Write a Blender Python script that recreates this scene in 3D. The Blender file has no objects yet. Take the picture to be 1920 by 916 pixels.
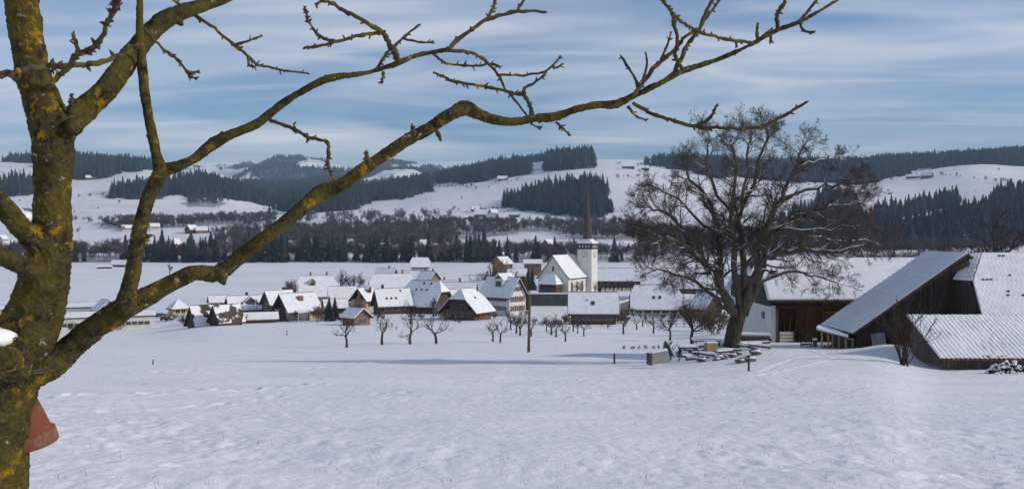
import bpy, math, random
import numpy as np
from mathutils import Vector, Matrix

# ------------------------------------------------------------------ camera, sky, sun, exposure
SC = bpy.context.scene
COL = SC.collection
F = 1660.0                       # focal length in photo pixels (1920 wide)
HOR = 440.0                      # photo row of the horizon
cam_d = bpy.data.cameras.new('camera'); cam = bpy.data.objects.new('camera', cam_d); COL.objects.link(cam)
cam.location = (0, 0, 0); cam.rotation_euler = (math.radians(90), 0, 0)
cam_d.sensor_width = 36.0; cam_d.lens = F / 1920 * 36.0
cam_d.shift_y = -(458 - HOR) / 1920
cam_d.clip_start = 0.05; cam_d.clip_end = 30000
SC.camera = cam

SUN_AZ, SUN_EL = 97.0, 27.0      # degrees clockwise from the view direction / above the horizon
SUN_DIR = Vector((math.sin(math.radians(SUN_AZ)) * math.cos(math.radians(SUN_EL)),
                  math.cos(math.radians(SUN_AZ)) * math.cos(math.radians(SUN_EL)), math.sin(math.radians(SUN_EL))))
sun_d = bpy.data.lights.new('sun', 'SUN'); sun = bpy.data.objects.new('sun', sun_d); COL.objects.link(sun)
sun_d.energy = 3.2; sun_d.angle = math.radians(3.2); sun_d.color = (1.0, 0.91, 0.76)
sun.rotation_euler = SUN_DIR.to_track_quat('Z', 'Y').to_euler()

W = bpy.data.worlds.new('World'); SC.world = W; W.use_nodes = True
nt = W.node_tree; nt.nodes.clear()
def wn(t, **k):
    n = nt.nodes.new(t)
    for a, b in k.items(): setattr(n, a, b)
    return n
sky = wn('ShaderNodeTexSky', sky_type='NISHITA', sun_disc=False)
sky.sun_elevation = math.radians(SUN_EL); sky.sun_rotation = math.radians(SUN_AZ)
sky.altitude = 1500; sky.air_density = 1.3; sky.dust_density = 0.6; sky.ozone_density = 7.0
tc = wn('ShaderNodeTexCoord'); sep = wn('ShaderNodeSeparateXYZ')
nt.links.new(tc.outputs['Generated'], sep.inputs[0])
def wmath(op, a, b=None):
    n = wn('ShaderNodeMath', operation=op)
    for i, v in enumerate((a, b)):
        if v is None: continue
        if isinstance(v, (int, float)): n.inputs[i].default_value = v
        else: nt.links.new(v, n.inputs[i])
    return n.outputs[0]
zc = wmath('ADD', wmath('MAXIMUM', sep.outputs[2], 0.0), 0.06)
cx = wmath('DIVIDE', sep.outputs[0], zc); cy = wmath('DIVIDE', sep.outputs[1], zc)
comb = wn('ShaderNodeCombineXYZ'); nt.links.new(cx, comb.inputs[0]); nt.links.new(cy, comb.inputs[1])
def cloud(scale, rot, sx, sy, detail, dist, lo, hi, loc):
    mp = wn('ShaderNodeMapping'); mp.inputs['Rotation'].default_value = (0, 0, math.radians(rot))
    mp.inputs['Scale'].default_value = (sx, sy, 1); mp.inputs['Location'].default_value = (loc, loc * .7, 0)
    nt.links.new(comb.outputs[0], mp.inputs[0])
    no = wn('ShaderNodeTexNoise'); no.inputs['Scale'].default_value = scale; no.inputs['Detail'].default_value = detail
    no.inputs['Roughness'].default_value = 0.48; no.inputs['Distortion'].default_value = dist
    nt.links.new(mp.outputs[0], no.inputs[0])
    r = wn('ShaderNodeMapRange', interpolation_type='SMOOTHSTEP')
    r.inputs['From Min'].default_value = lo; r.inputs['From Max'].default_value = hi
    nt.links.new(no.outputs[0], r.inputs[0])
    return r.outputs[0]
c1 = cloud(0.50, 42, 0.55, 1.0, 9, 1.0, 0.34, 0.74, 3.1)
c2 = cloud(1.5, 52, 0.40, 1.3, 9, 1.4, 0.38, 0.82, 7.7)
cl = wmath('MINIMUM', wmath('ADD', wmath('MULTIPLY', c1, 0.60), wmath('MULTIPLY', c2, 0.34)), 0.85)
mixc = wn('ShaderNodeMixRGB'); mixc.inputs[2].default_value = (9.2, 9.0, 9.1, 1)
nt.links.new(cl, mixc.inputs[0]); nt.links.new(sky.outputs[0], mixc.inputs[1])
bg = wn('ShaderNodeBackground'); bg.inputs[1].default_value = 0.112
wo = wn('ShaderNodeOutputWorld')
nt.links.new(mixc.outputs[0], bg.inputs[0]); nt.links.new(bg.outputs[0], wo.inputs[0])

SC.view_settings.view_transform = 'Standard'; SC.view_settings.look = 'None'
SC.view_settings.exposure = -0.03; SC.view_settings.gamma = 1.0; SC.view_settings.use_curve_mapping = False
SC.render.engine = 'CYCLES'
SC.cycles.use_denoising = True
SC.cycles.max_bounces = 5; SC.cycles.transparent_max_bounces = 6; SC.cycles.volume_bounces = 0
SC.cycles.use_adaptive_sampling = True; SC.cycles.adaptive_threshold = 0.015

# ------------------------------------------------------------------ helpers
def P(x, y, Y):                                   # photo pixel + forward distance -> world point
    return Vector(((x - 960) / F * Y, Y, (HOR - y) / F * Y))
def tag(o, label=None, cat=None, group=None, kind=None):
    if label: o['label'] = label
    if cat: o['category'] = cat
    if group: o['group'] = group
    if kind: o['kind'] = kind
    return o
def empty(name, loc, rz=0.0):
    o = bpy.data.objects.new(name, None); COL.objects.link(o); o.location = loc; o.rotation_euler = (0, 0, rz)
    o.empty_display_size = 0.3
    return o
def mesh(name, verts, faces, mat, smooth=False):
    me = bpy.data.meshes.new(name); me.from_pydata([tuple(v) for v in verts], [], faces)
    if mat is not None: me.materials.append(mat)
    if smooth: me.polygons.foreach_set('use_smooth', [True] * len(me.polygons))
    me.update(); return me
def obj(name, me, parent=None, loc=None, rz=None):
    o = bpy.data.objects.new(name, me); COL.objects.link(o)
    if parent is not None: o.parent = parent
    if loc is not None: o.location = loc
    if rz is not None: o.rotation_euler = (0, 0, rz)
    return o
def mk(name, verts, faces, mat, parent=None, smooth=False):
    return obj(name, mesh(name, verts, faces, mat, smooth), parent)
class MB:                                          # collects simple solids into one mesh
    def __init__(s): s.v = []; s.f = []
    def add(s, v, f):
        n = len(s.v); s.v += [tuple(p) for p in v]; s.f += [tuple(i + n for i in q) for q in f]; return s
    def box(s, c, d, rot=None):
        x, y, z = d[0] / 2, d[1] / 2, d[2] / 2
        v = [Vector(p) for p in ((-x,-y,-z),(x,-y,-z),(x,y,-z),(-x,y,-z),(-x,-y,z),(x,-y,z),(x,y,z),(-x,y,z))]
        if rot is not None: v = [rot @ p for p in v]
        c = Vector(c)
        return s.add([p + c for p in v], [(0,3,2,1),(4,5,6,7),(0,1,5,4),(1,2,6,5),(2,3,7,6),(3,0,4,7)])
    def box2(s, a, b):
        return s.box([(a[i] + b[i]) / 2 for i in range(3)], [abs(b[i] - a[i]) for i in range(3)])
    def bar(s, a, b, r, n=6, r2=None):
        a, b = Vector(a), Vector(b); v, f = tube([a, b], [r, r if r2 is None else r2], n); return s.add(v, f)
    def cone(s, c, r, h, n=12, r2=0.0):
        c = Vector(c); return s.bar(c, c + Vector((0, 0, h)), r, n, max(r2, 1e-3))
    def prism(s, pts, dirv):                       # polygon extruded along dirv
        n = len(pts); d = Vector(dirv); pts = [Vector(p) for p in pts]
        return s.add(pts + [p + d for p in pts], [tuple(range(n - 1, -1, -1)), tuple(range(n, 2 * n))] +
                     [(i, (i + 1) % n, n + (i + 1) % n, n + i) for i in range(n)])
    def build(s, name, mat, parent=None, smooth=False): return mk(name, s.v, s.f, mat, parent, smooth)
    def mesh(s, name, mat, smooth=False): return mesh(name, s.v, s.f, mat, smooth)
def tube(pts, rad, n=6):
    """closed tube along a polyline (list of Vector), one radius per point"""
    m = len(pts); V = []; Fc = []
    ref = Vector((0.31, 0.87, 0.38)).normalized(); nrm = None
    for i in range(m):
        d = (pts[min(i + 1, m - 1)] - pts[max(i - 1, 0)])
        if d.length < 1e-9: d = Vector((0, 0, 1))
        d.normalize()
        if nrm is None:
            nrm = d.cross(ref)
            if nrm.length < 1e-3: nrm = d.cross(Vector((1, 0, 0)))
        else: nrm = nrm - d * nrm.dot(d)
        nrm.normalize(); b = d.cross(nrm)
        for k in range(n):
            a = 2 * math.pi * k / n
            V.append(pts[i] + (nrm * math.cos(a) + b * math.sin(a)) * rad[i])
    for i in range(m - 1):
        for k in range(n):
            k2 = (k + 1) % n
            Fc.append((i * n + k, i * n + k2, (i + 1) * n + k2, (i + 1) * n + k))
    Fc.append(tuple(range(n - 1, -1, -1))); Fc.append(tuple((m - 1) * n + k for k in range(n)))
    return V, Fc
def hash2(ix, iy, s):
    h = (ix.astype(np.int64) * 374761393 + iy.astype(np.int64) * 668265263 + s * 1442695041) & 0xffffffff
    h = ((h ^ (h >> 13)) * 1274126177) & 0xffffffff
    return ((h ^ (h >> 16)) & 0xffffff) / float(0xffffff)
def vnoise(x, y, s=0):
    x = np.asarray(x, float); y = np.asarray(y, float)
    ix = np.floor(x); iy = np.floor(y); fx = x - ix; fy = y - iy
    fx = fx * fx * fx * (fx * (fx * 6 - 15) + 10); fy = fy * fy * fy * (fy * (fy * 6 - 15) + 10)
    a = hash2(ix, iy, s); b = hash2(ix + 1, iy, s); c = hash2(ix, iy + 1, s); d = hash2(ix + 1, iy + 1, s)
    return (a * (1 - fx) + b * fx) * (1 - fy) + (c * (1 - fx) + d * fx) * fy - 0.5
def fbm(x, y, o=4, s=0):
    r = 0; a = 1.0
    for k in range(o):
        r = r + a * vnoise(x * 2 ** k + 17.3 * k, y * 2 ** k - 9.1 * k, s + k); a *= 0.5
    return r
def inpoly(px, py, poly):
    r = np.zeros(px.shape, bool); n = len(poly)
    for i in range(n):
        x1, y1 = poly[i]; x2, y2 = poly[(i + 1) % n]
        if y1 == y2: continue
        r ^= ((y1 > py) != (y2 > py)) & (px < (x2 - x1) * (py - y1) / (y2 - y1) + x1)
    return r

# ------------------------------------------------------------------ materials
def material(name, col, rough=0.8, col2=None, scale=4.0, detail=4, lo=0.35, hi=0.65, bump=0.0, bscale=None,
             metal=0.0, stretch=(1, 1, 1), spec=0.3, rnd=0.0, extra=None):
    m = bpy.data.materials.new(name); m.use_nodes = True; t = m.node_tree; n = t.nodes; b = n['Principled BSDF']
    b.inputs['Roughness'].default_value = rough; b.inputs['Metallic'].default_value = metal
    b.inputs['Specular IOR Level'].default_value = spec
    c4 = lambda c: (c[0], c[1], c[2], 1)
    tcn = n.new('ShaderNodeTexCoord'); mp = n.new('ShaderNodeMapping'); mp.inputs['Scale'].default_value = stretch
    t.links.new(tcn.outputs['Object'], mp.inputs[0])
    out = None
    no = n.new('ShaderNodeTexNoise'); no.inputs['Scale'].default_value = scale; no.inputs['Detail'].default_value = detail
    t.links.new(mp.outputs[0], no.inputs[0])
    rp = n.new('ShaderNodeMapRange'); rp.inputs['From Min'].default_value = lo; rp.inputs['From Max'].default_value = hi
    t.links.new(no.outputs[0], rp.inputs[0])
    mx = n.new('ShaderNodeMixRGB'); mx.inputs[1].default_value = c4(col)
    mx.inputs[2].default_value = c4(col2 if col2 else tuple(c * 0.8 for c in col))
    t.links.new(rp.outputs[0], mx.inputs[0]); out = mx.outputs[0]
    if rnd:
        oi = n.new('ShaderNodeObjectInfo'); mr = n.new('ShaderNodeMapRange')
        mr.inputs['To Min'].default_value = 1 - rnd; mr.inputs['To Max'].default_value = 1 + rnd
        t.links.new(oi.outputs['Random'], mr.inputs[0])
        hs = n.new('ShaderNodeHueSaturation'); t.links.new(mr.outputs[0], hs.inputs['Value']); t.links.new(out, hs.inputs['Color'])
        out = hs.outputs[0]
    if extra: out = extra(t, tcn, out)
    t.links.new(out, b.inputs['Base Color'])
    if bump:
        bn = n.new('ShaderNodeTexNoise'); bn.inputs['Scale'].default_value = bscale or scale * 3; bn.inputs['Detail'].default_value = 6
        t.links.new(mp.outputs[0], bn.inputs[0])
        bp = n.new('ShaderNodeBump'); bp.inputs['Strength'].default_value = 1.0; bp.inputs['Distance'].default_value = bump
        t.links.new(bn.outputs[0], bp.inputs['Height']); t.links.new(bp.outputs[0], b.inputs['Normal'])
    return m
def patches(col, scale, lo, hi, detail=4, up=False, off=0.0):
    """extra(): mixes a second colour in by noise patches, optionally only on faces that look up (settled snow)"""
    def fn(t, tcn, cin):
        n = t.nodes
        no = n.new('ShaderNodeTexNoise'); no.inputs['Scale'].default_value = scale; no.inputs['Detail'].default_value = detail
        mp = n.new('ShaderNodeMapping'); mp.inputs['Location'].default_value = (off, off * 2, -off)
        t.links.new(tcn.outputs['Object'], mp.inputs[0]); t.links.new(mp.outputs[0], no.inputs[0])
        f = no.outputs[0]
        if up:
            g = n.new('ShaderNodeNewGeometry'); s = n.new('ShaderNodeSeparateXYZ'); t.links.new(g.outputs['Normal'], s.inputs[0])
            a = n.new('ShaderNodeMath'); a.operation = 'MULTIPLY_ADD'; a.inputs[1].default_value = up if up is not True else 0.35
            t.links.new(s.outputs[2], a.inputs[0]); t.links.new(f, a.inputs[2]); f = a.outputs[0]
        r = n.new('ShaderNodeMapRange'); r.inputs['From Min'].default_value = lo; r.inputs['From Max'].default_value = hi
        t.links.new(f, r.inputs[0])
        mx = n.new('ShaderNodeMixRGB'); mx.inputs[2].default_value = (*col, 1)
        t.links.new(r.outputs[0], mx.inputs[0]); t.links.new(cin, mx.inputs[1])
        return mx.outputs[0]
    return fn
def chain(*fs):
    def fn(t, tcn, c):
        for f in fs: c = f(t, tcn, c)
        return c
    return fn
SNOWC = (0.86, 0.855, 0.865)
M = {}
M['snow'] = material('snow', SNOWC, 0.55, (0.79, 0.81, 0.86), 0.8, bump=0.02, bscale=6, spec=0.25)
M['roof_snow'] = material('roof_snow', (0.86, 0.86, 0.87), 0.55, (0.76, 0.77, 0.80), 0.7, bump=0.04, bscale=2.5, spec=0.2, extra=patches((0.40, 0.39, 0.39), 0.9, 0.66, 0.80, 7))
M['thin_snow'] = material('thin_snow', (0.84, 0.84, 0.86), 0.55, (0.80, 0.81, 0.84), 0.5, spec=0.2,
                          extra=patches((0.06, 0.045, 0.04), 0.30, 0.50, 0.53, 6, off=4))
M['bare_roof'] = material('bare_roof', (0.06, 0.045, 0.04), 0.85, (0.10, 0.075, 0.06), 2, extra=patches((0.8, 0.8, 0.82), 0.28, 0.49, 0.52, 6, off=9))
M['roof_dark'] = material('roof_dark', (0.055, 0.04, 0.034), 0.8, (0.09, 0.06, 0.05), 3)
for nm, c, c2 in (('dark_wood', (0.046, 0.036, 0.028), (0.082, 0.066, 0.052)), ('brown_wood', (0.13, 0.075, 0.045), (0.085, 0.05, 0.032)),
                  ('grey_wood', (0.17, 0.145, 0.12), (0.10, 0.085, 0.07)), ('ochre_wood', (0.33, 0.2, 0.09), (0.24, 0.14, 0.06)),
                  ('orange_wood', (0.36, 0.15, 0.055), (0.26, 0.1, 0.04)), ('red_wood', (0.14, 0.055, 0.038), (0.10, 0.045, 0.03)),
                  ('pale_wood', (0.42, 0.30, 0.17), (0.33, 0.23, 0.13)), ('door_wood', (0.145, 0.075, 0.03), (0.085, 0.045, 0.02))):
    M[nm] = material(nm, c, 0.85, c2, 2.5, stretch=(6, 6, 0.6), bump=0.004, bscale=8, rnd=0.25)
for nm, c in (('white_plaster', (0.66, 0.64, 0.6)), ('cream_plaster', (0.62, 0.56, 0.42)), ('beige_plaster', (0.45, 0.38, 0.28)),
              ('yellow_plaster', (0.56, 0.46, 0.22)), ('grey_plaster', (0.42, 0.42, 0.42)), ('brick_wall', (0.22, 0.12, 0.085))):
    M[nm] = material(nm, c, 0.9, tuple(v * 0.86 for v in c), 1.2, detail=6, bump=0.004, bscale=20)
M['church_plaster'] = material('church_plaster', (0.70, 0.68, 0.64), 0.9, (0.61, 0.59, 0.55), 0.8, detail=7)
M['glass'] = material('glass', (0.035, 0.04, 0.05), 0.15, (0.06, 0.065, 0.075), 0.5, spec=0.5)
M['white_paint'] = material('white_paint', (0.72, 0.72, 0.70), 0.6)
M['shutter_red'] = material('shutter_red', (0.20, 0.045, 0.03), 0.7)
M['concrete'] = material('concrete', (0.30, 0.28, 0.25), 0.9, (0.2, 0.19, 0.175), 1.5, detail=7, bump=0.006, bscale=12)
M['dark_stone'] = material('dark_stone', (0.075, 0.072, 0.07), 0.9, (0.12, 0.115, 0.11), 0.5, detail=8, bump=0.02, bscale=3)
M['shingle'] = material('shingle', (0.055, 0.047, 0.04), 0.85, (0.085, 0.07, 0.058), 1.5, detail=6, stretch=(1, 1, 2.5))
M['tile_red'] = material('tile_red', (0.20, 0.062, 0.045), 0.8, (0.12, 0.045, 0.038), 6, rnd=0.3)
M['iron'] = material('iron', (0.03, 0.03, 0.032), 0.5, metal=0.3)
M['tin'] = material('tin', (0.38, 0.40, 0.43), 0.45, (0.25, 0.26, 0.28), 3, metal=0.6)
M['pole_wood'] = material('pole_wood', (0.14, 0.115, 0.075), 0.85, (0.09, 0.08, 0.055), 3, stretch=(4, 4, 0.5))
M['gold'] = material('gold', (0.5, 0.33, 0.07), 0.4, metal=0.6)
M['bark'] = material('bark', (0.066, 0.055, 0.042), 0.95, (0.125, 0.106, 0.082), 3, detail=6, stretch=(1, 1, 0.4), bump=0.02, bscale=9)
M['orchard_bark'] = material('orchard_bark', (0.055, 0.042, 0.03), 0.95, (0.09, 0.072, 0.05), 3, rnd=0.25)
M['far_bark'] = material('far_bark', (0.060, 0.049, 0.046), 0.95, (0.10, 0.08, 0.07), 3, rnd=0.4, extra=patches((0.45, 0.45, 0.48), 14, 0.74, 0.9, up=0.2))
M['spruce'] = material('spruce', (0.012, 0.022, 0.019), 0.9, (0.024, 0.038, 0.029), 0.5, rnd=0.5, extra=patches((0.40, 0.44, 0.5), 7.0, 0.76, 1.05, 6, up=0.30))
M['pot'] = material('terracotta', (0.25, 0.072, 0.041), 0.85, (0.18, 0.06, 0.038), 18, detail=6, bump=0.0012, bscale=120,
                    extra=chain(patches((0.15, 0.13, 0.09), 26, 0.56, 0.66, 7)))
M['tile_snow'] = material('tile_snow', (0.84, 0.84, 0.86), 0.55, (0.74, 0.75, 0.78), 1.2, spec=0.2, bump=0.02, bscale=5)
M['dark_leaf'] = material('dark_leaf', (0.035, 0.04, 0.02), 0.8, (0.06, 0.05, 0.03), 8)
M['frame_paint'] = material('frame_paint', (0.34, 0.31, 0.27), 0.7)
M['bush_bark'] = material('bush_bark', (0.075, 0.048, 0.034), 0.95, (0.11, 0.075, 0.052), 3, rnd=0.4)
M['trunk_bark'] = material('trunk_bark', (0.028, 0.022, 0.016), 0.95, (0.085, 0.068, 0.048), 5, detail=8, lo=.42, hi=.6, stretch=(2.2, 2.2, 0.35), bump=0.06, bscale=7)  # walnut trunk: dark wet bark, with the trunk's shade also put into the colour
# ------------------------------------------------------------------ terrain
def zy(Y, y): return (HOR - y) / F * Y
NEAR = [(-6, -1.05), (2, -1.87), (10, -2.8), (40, -6.25), (60, -8.55), (100, -13.1), (140, -17.4)]
NEARR = [(-6, -1.05), (2, -1.87), (10, -2.8), (40, -6.1), (55, -7.1), (66, -7.95), (80, -8.8), (100, -11.3), (140, -15.8), (190, -19.5), (240, -22), (300, -24.4), (440, -27.8)]
NEARS = [(-6, -1.05), (2, -1.87), (10, -2.85), (40, -6.45), (46, -7.1), (55, -7.5), (66, -8.0)] + NEARR[6:]
VL = [(165, -19.6), (200, -22.5), (240, -26), (300, -27.8)]
VM = [(165, -18.9), (200, -20.6), (240, -23), (300, -26.5), (400, -27.8)]
VC = [(190, -19.6), (230, -21.9), (270, -23.4), (300, -24.4), (350, -26.4), (440, -27.8)]
FLOOR = [(500, -27.8), (910, -27.8)]
YF = (1000, 1100, 1300, 1500, 1800, 2200, 2700, 3500, 5000, 6500, 9000)
COLS = {
 -600: (NEAR, VL, (476, 462, 430, 408, 362, 338, 296, 305, 330, 345, 370)),
 0:    (NEAR, VL, (476, 462, 430, 410, 366, 338, 299, 308, 335, 345, 370)),
 130:  (NEAR, VL, (476, 462, 430, 408, 370, 337, 298, 308, 335, 345, 370)),
 270:  (NEAR, VL, (476, 460, 428, 408, 376, 322, 309, 318, 335, 340, 360)),
 400:  (NEAR, VM, (476, 456, 428, 413, 384, 345, 348, 345, 322, 314, 345)),
 510:  (NEAR, VM, (478, 460, 432, 418, 402, 390, 378, 358, 330, 296, 335)),
 580:  (NEAR, VC, (478, 462, 436, 418, 402, 388, 376, 356, 332, 297, 335)),
 640:  (NEAR, VC, (478, 462, 438, 416, 396, 372, 362, 352, 330, 321, 350)),
 740:  (NEAR, VC, (478, 462, 438, 412, 392, 364, 347, 348, 328, 304, 340)),
 840:  (NEAR, VC, (478, 462, 436, 408, 380, 352, 337, 332, 334, 324, 350)),
 950:  (NEAR, VC, (478, 460, 432, 404, 372, 334, 311, 308, 330, 335, 350)),
 1060: (NEAR, VC, (478, 460, 432, 404, 350, 314, 294, 318, 335, 340, 350)),
 1150: (NEAR, VC, (478, 460, 434, 402, 352, 310, 295, 310, 330, 340, 350)),
 1250: (NEAR, VC, (478, 460, 434, 406, 358, 322, 304, 309, 330, 340, 350)),
 1400: (NEARR, [], (478, 460, 436, 410, 376, 340, 314, 308, 330, 340, 350)),
 1600: (NEARR, [], (474, 456, 432, 404, 372, 345, 314, 312, 330, 340, 350)),
 1660: (NEARR, [], (470, 452, 424, 402, 376, 338, 308, 308, 330, 340, 350)),
 1740: (NEARS, [], (468, 448, 416, 396, 374, 326, 303, 304, 330, 340, 350)),
 1830: (NEARS, [], (464, 440, 406, 380, 352, 309, 298, 297, 330, 340, 350)),
 1920: (NEARS, [], (462, 436, 398, 366, 342, 324, 297, 290, 330, 340, 350)),
 2500: (NEARS, [], (462, 436, 398, 366, 342, 318, 292, 285, 330, 340, 350)),
}
_lt = np.concatenate([np.linspace(0, math.log(40), 60, endpoint=False), np.linspace(math.log(40), math.log(9100 + 7), 260)])   # log(Y+7)
_px = np.arange(-600, 2501, 20.0)
def _build_table():
    cp = sorted(COLS); T = np.zeros((len(cp), len(_lt))); Ys = np.exp(_lt) - 7
    for i, c in enumerate(cp):
        near, vil, far = COLS[c]
        pts = dict(near + vil + FLOOR + [(Y, zy(Y, y)) for Y, y in zip(YF, far)])
        ks = sorted(pts); T[i] = np.interp(Ys, ks, [pts[k] for k in ks])
    G = np.zeros((len(_px), len(_lt)))
    for j in range(len(_lt)): G[:, j] = np.interp(_px, cp, T[:, j])
    k = np.array([1, 4, 7, 4, 1.]); k /= k.sum()
    for it in range(2):
        G = np.apply_along_axis(lambda r: np.convolve(np.pad(r, 2, 'edge'), k, 'valid'), 1, G)
    for it in range(2):
        G = np.apply_along_axis(lambda r: np.convolve(np.pad(r, 2, 'edge'), k, 'valid'), 0, G)
    return G
_G = _build_table()
CH = P(1085, 552, 300)                              # churchyard level and place
def ground(X, Y):
    X = np.asarray(X, float); Y = np.asarray(Y, float)
    px = 960 + F * X / np.maximum(Y, 6.0)
    a = np.clip((px + 600) / 20, 0, len(_px) - 1.001); l = np.log(np.maximum(Y + 7, 1.0))
    b = np.interp(l, _lt, np.arange(len(_lt))); b = np.clip(b, 0, len(_lt) - 1.001)
    i = a.astype(int); j = b.astype(int); fa = a - i; fb = b - j
    z = (_G[i, j] * (1 - fa) + _G[i + 1, j] * fa) * (1 - fb) + (_G[i, j + 1] * (1 - fa) + _G[i + 1, j + 1] * fa) * fb
    # churchyard terrace behind its retaining wall
    dx = np.maximum(np.abs(X - (CH.x - 0.5)) - 22, 0); dy = np.maximum(np.abs(Y - 303) - 20, 0)
    w = np.clip(1 - np.hypot(dx, dy) / 6, 0, 1); w = w * w * (3 - 2 * w)
    z = z * (1 - w) + CH.z * w
    # snow bank in front of the steep shed
    w = np.exp(-((X - 22.3) / 2.2) ** 2 - ((Y - 51.0) / 1.8) ** 2); z = z + 0.55 * w
    far = np.clip((Y - 950) / 400, 0, 1)
    z = z + far * (13 * fbm(X / 420, Y / 420, 4, 5) * np.clip(Y / 3500, 0.12, 1.2) + 5 * fbm(X / 90, Y / 90, 3, 9) * 0.6)
    mt = np.clip((Y - 3300) / 1500, 0, 1)
    rid = 1 - np.abs(2 * fbm(X / 900 + 3.1, Y / 1500, 4, 15)) * 1.6
    z = z + mt * 84 * (rid - 0.55)
    mid = np.clip((Y - 20) / 60, 0, 1)
    return z + mid * 0.35 * fbm(X / 22, Y / 22, 2, 3)
def gz(X, Y): return float(ground(X, Y))
def hit(x, y, lo=4.0, hi=8000.0):                   # photo pixel -> point on the ground
    Ys = np.exp(np.linspace(math.log(lo), math.log(hi), 1400))
    d = ground((x - 960) / F * Ys, Ys) - (HOR - y) / F * Ys
    k = np.argmax(d > 0)
    if d[k] <= 0: k = len(Ys) - 1
    Y = float(Ys[k]); return Vector(((x - 960) / F * Y, Y, gz((x - 960) / F * Y, Y)))

WOODS = [  # footprints of the hill woods as the photograph shows them (photo pixels) + range of distances + mean tree height
 ('wood on the long ridge at the left', [(-600,296),(0,302),(60,306),(135,331),(150,337),(190,333),(235,320),(290,316),(310,324),(310,300),(130,290),(-600,285)], 2050, 3300, 25),
 ('wood below the left ridge', [(-600,345),(0,345),(60,345),(75,350),(75,364),(0,368),(-600,375)], 1600, 2300, 25),
 ('square wood in the left slope', [(205,358),(250,352),(300,348),(305,370),(250,374),(205,373)], 1500, 2300, 25),
 ('wood on the rounded left hill', [(295,348),(340,340),(380,338),(430,350),(480,366),(515,390),(470,380),(440,376),(400,370),(360,372),(330,366),(300,370)], 1500, 2600, 24),
 ('long wood on the slope in the middle', [(520,394),(600,380),(660,364),(720,352),(800,344),(811,358),(785,363),(760,375),(700,377),(640,396),(560,401)], 1450, 2900, 26),
 ('wood on the skyline in the middle', [(812,338),(870,325),(940,314),(985,314),(997,323),(950,334),(900,339),(820,344)], 1900, 3300, 26),
 ('far wooded dome', [(935,306),(1000,300),(1035,300),(1035,314),(960,314)], 2650, 3600, 26),
 ('round wood on the hilltop', [(1016,313),(1030,300),(1060,289),(1100,292),(1115,311),(1080,317),(1040,321),(1020,320)], 1900, 3100, 28),
 ('broad wood above the church', [(945,386),(962,376),(1000,366),(1040,356),(1090,346),(1130,346),(1141,358),(1149,396),(1130,406),(1080,407),(1030,399),(945,390)], 1350, 2150, 26),
 ('wood behind the walnut tree', [(1205,307),(1300,307),(1400,312),(1590,312),(1720,302),(1738,310),(1690,330),(1610,348),(1540,345),(1450,338),(1350,330),(1250,314)], 2000, 3600, 26),
 ('wood on the right skyline', [(1715,318),(1735,306),(1790,298),(1850,293),(1905,288),(2500,280),(2500,322),(1950,322),(1905,324),(1870,310),(1800,309),(1755,316)], 2380, 3600, 25),
 ('strip of trees across the right slope', [(1690,402),(1700,392),(1750,383),(1795,376),(1804,384),(1740,396),(1700,406),(1640,418),(1640,400)], 1200, 2000, 22),
 ('dark wood at the right', [(1690,438),(1740,430),(1790,416),(1840,403),(1857,384),(1880,368),(1920,366),(2500,366),(2500,470),(1800,472),(1720,470),(1600,470),(1590,440),(1620,425)], 1010, 1750, 26),
 ('blue wood in the side valley', [(395,356),(470,348),(540,352),(660,346),(650,362),(560,388),(520,388),(480,368)], 2250, 4300, 27),
 ('dark wood behind the tree', [(1540,372),(1600,385),(1615,420),(1600,468),(1440,468),(1440,440),(1520,405)], 1030, 2000, 26),
]
BARE = [
 ('leafless scrub along the left slope foot', [(190,418),(260,412),(420,411),(520,408),(520,418),(380,423),(260,428),(190,432)], 1200, 1700, 13, 9),
 ('leafless wood on the brown bank', [(350,372),(405,374),(430,380),(410,386),(350,386)], 1500, 2300, 13, 9),
 ('leafless wood on the river bank', [(400,440),(600,430),(850,425),(850,470),(400,474)], 1000, 1500, 15, 10),
 ('leafless wood below the hamlet', [(830,420),(1000,420),(1210,418),(1210,452),(1100,448),(980,432),(880,450),(830,450)], 1050, 1600, 13, 9),
 ('leafless trees above the bank', [(560,418),(850,416),(850,424),(560,426)], 1250, 1700, 20, 16),
 ('leafless trees along the river', [(-300,481),(1250,481),(1250,493),(-300,493)], 880, 1010, 16, 10),
 ('leafless trees at the right valley edge', [(1200,440),(1440,440),(1640,462),(1640,480),(1200,480)], 950, 1600, 15, 9),
 ('leafless thicket behind the farm', [(1560,478),(1800,476),(1920,476),(1920,484),(1560,484)], 820, 1050, 17, 8),
]
rows = np.concatenate([np.arange(-5, 6, 0.22), np.exp(np.arange(math.log(6), math.log(40), 0.0052)), np.exp(np.arange(math.log(40), math.log(120), 0.0065)),
                       np.exp(np.arange(math.log(120), math.log(1000), 0.011)), np.exp(np.arange(math.log(1000), math.log(9000), 0.0125))])
us = np.linspace(-1, 1, 661); us = us * (0.62 + 0.50 * us ** 4)
YY, UU = np.meshgrid(rows, us, indexing='ij'); XX = UU * (YY + 6)
ZZ = ground(XX, YY)
nearw = np.clip((130 - YY) / 100, 0, 1)
lump = fbm(XX / 0.58, YY / 0.52, 3, 21); lump2 = fbm(XX / 0.34, YY / 0.30, 3, 33); drift = fbm(XX / 5.2, YY / 2.6, 3, 41)
patch = np.clip(0.55 + 0.7 * fbm(XX / 7, YY / 5, 2, 77), 0.25, 0.85) * (0.36 + 0.46 * np.clip((19 - YY) / 10, 0, 1))
ZZ = ZZ + nearw * (0.21 * np.abs(lump) * patch + 0.05 * lump * patch + 0.07 * np.abs(lump2) * patch + 0.17 * drift)
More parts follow.
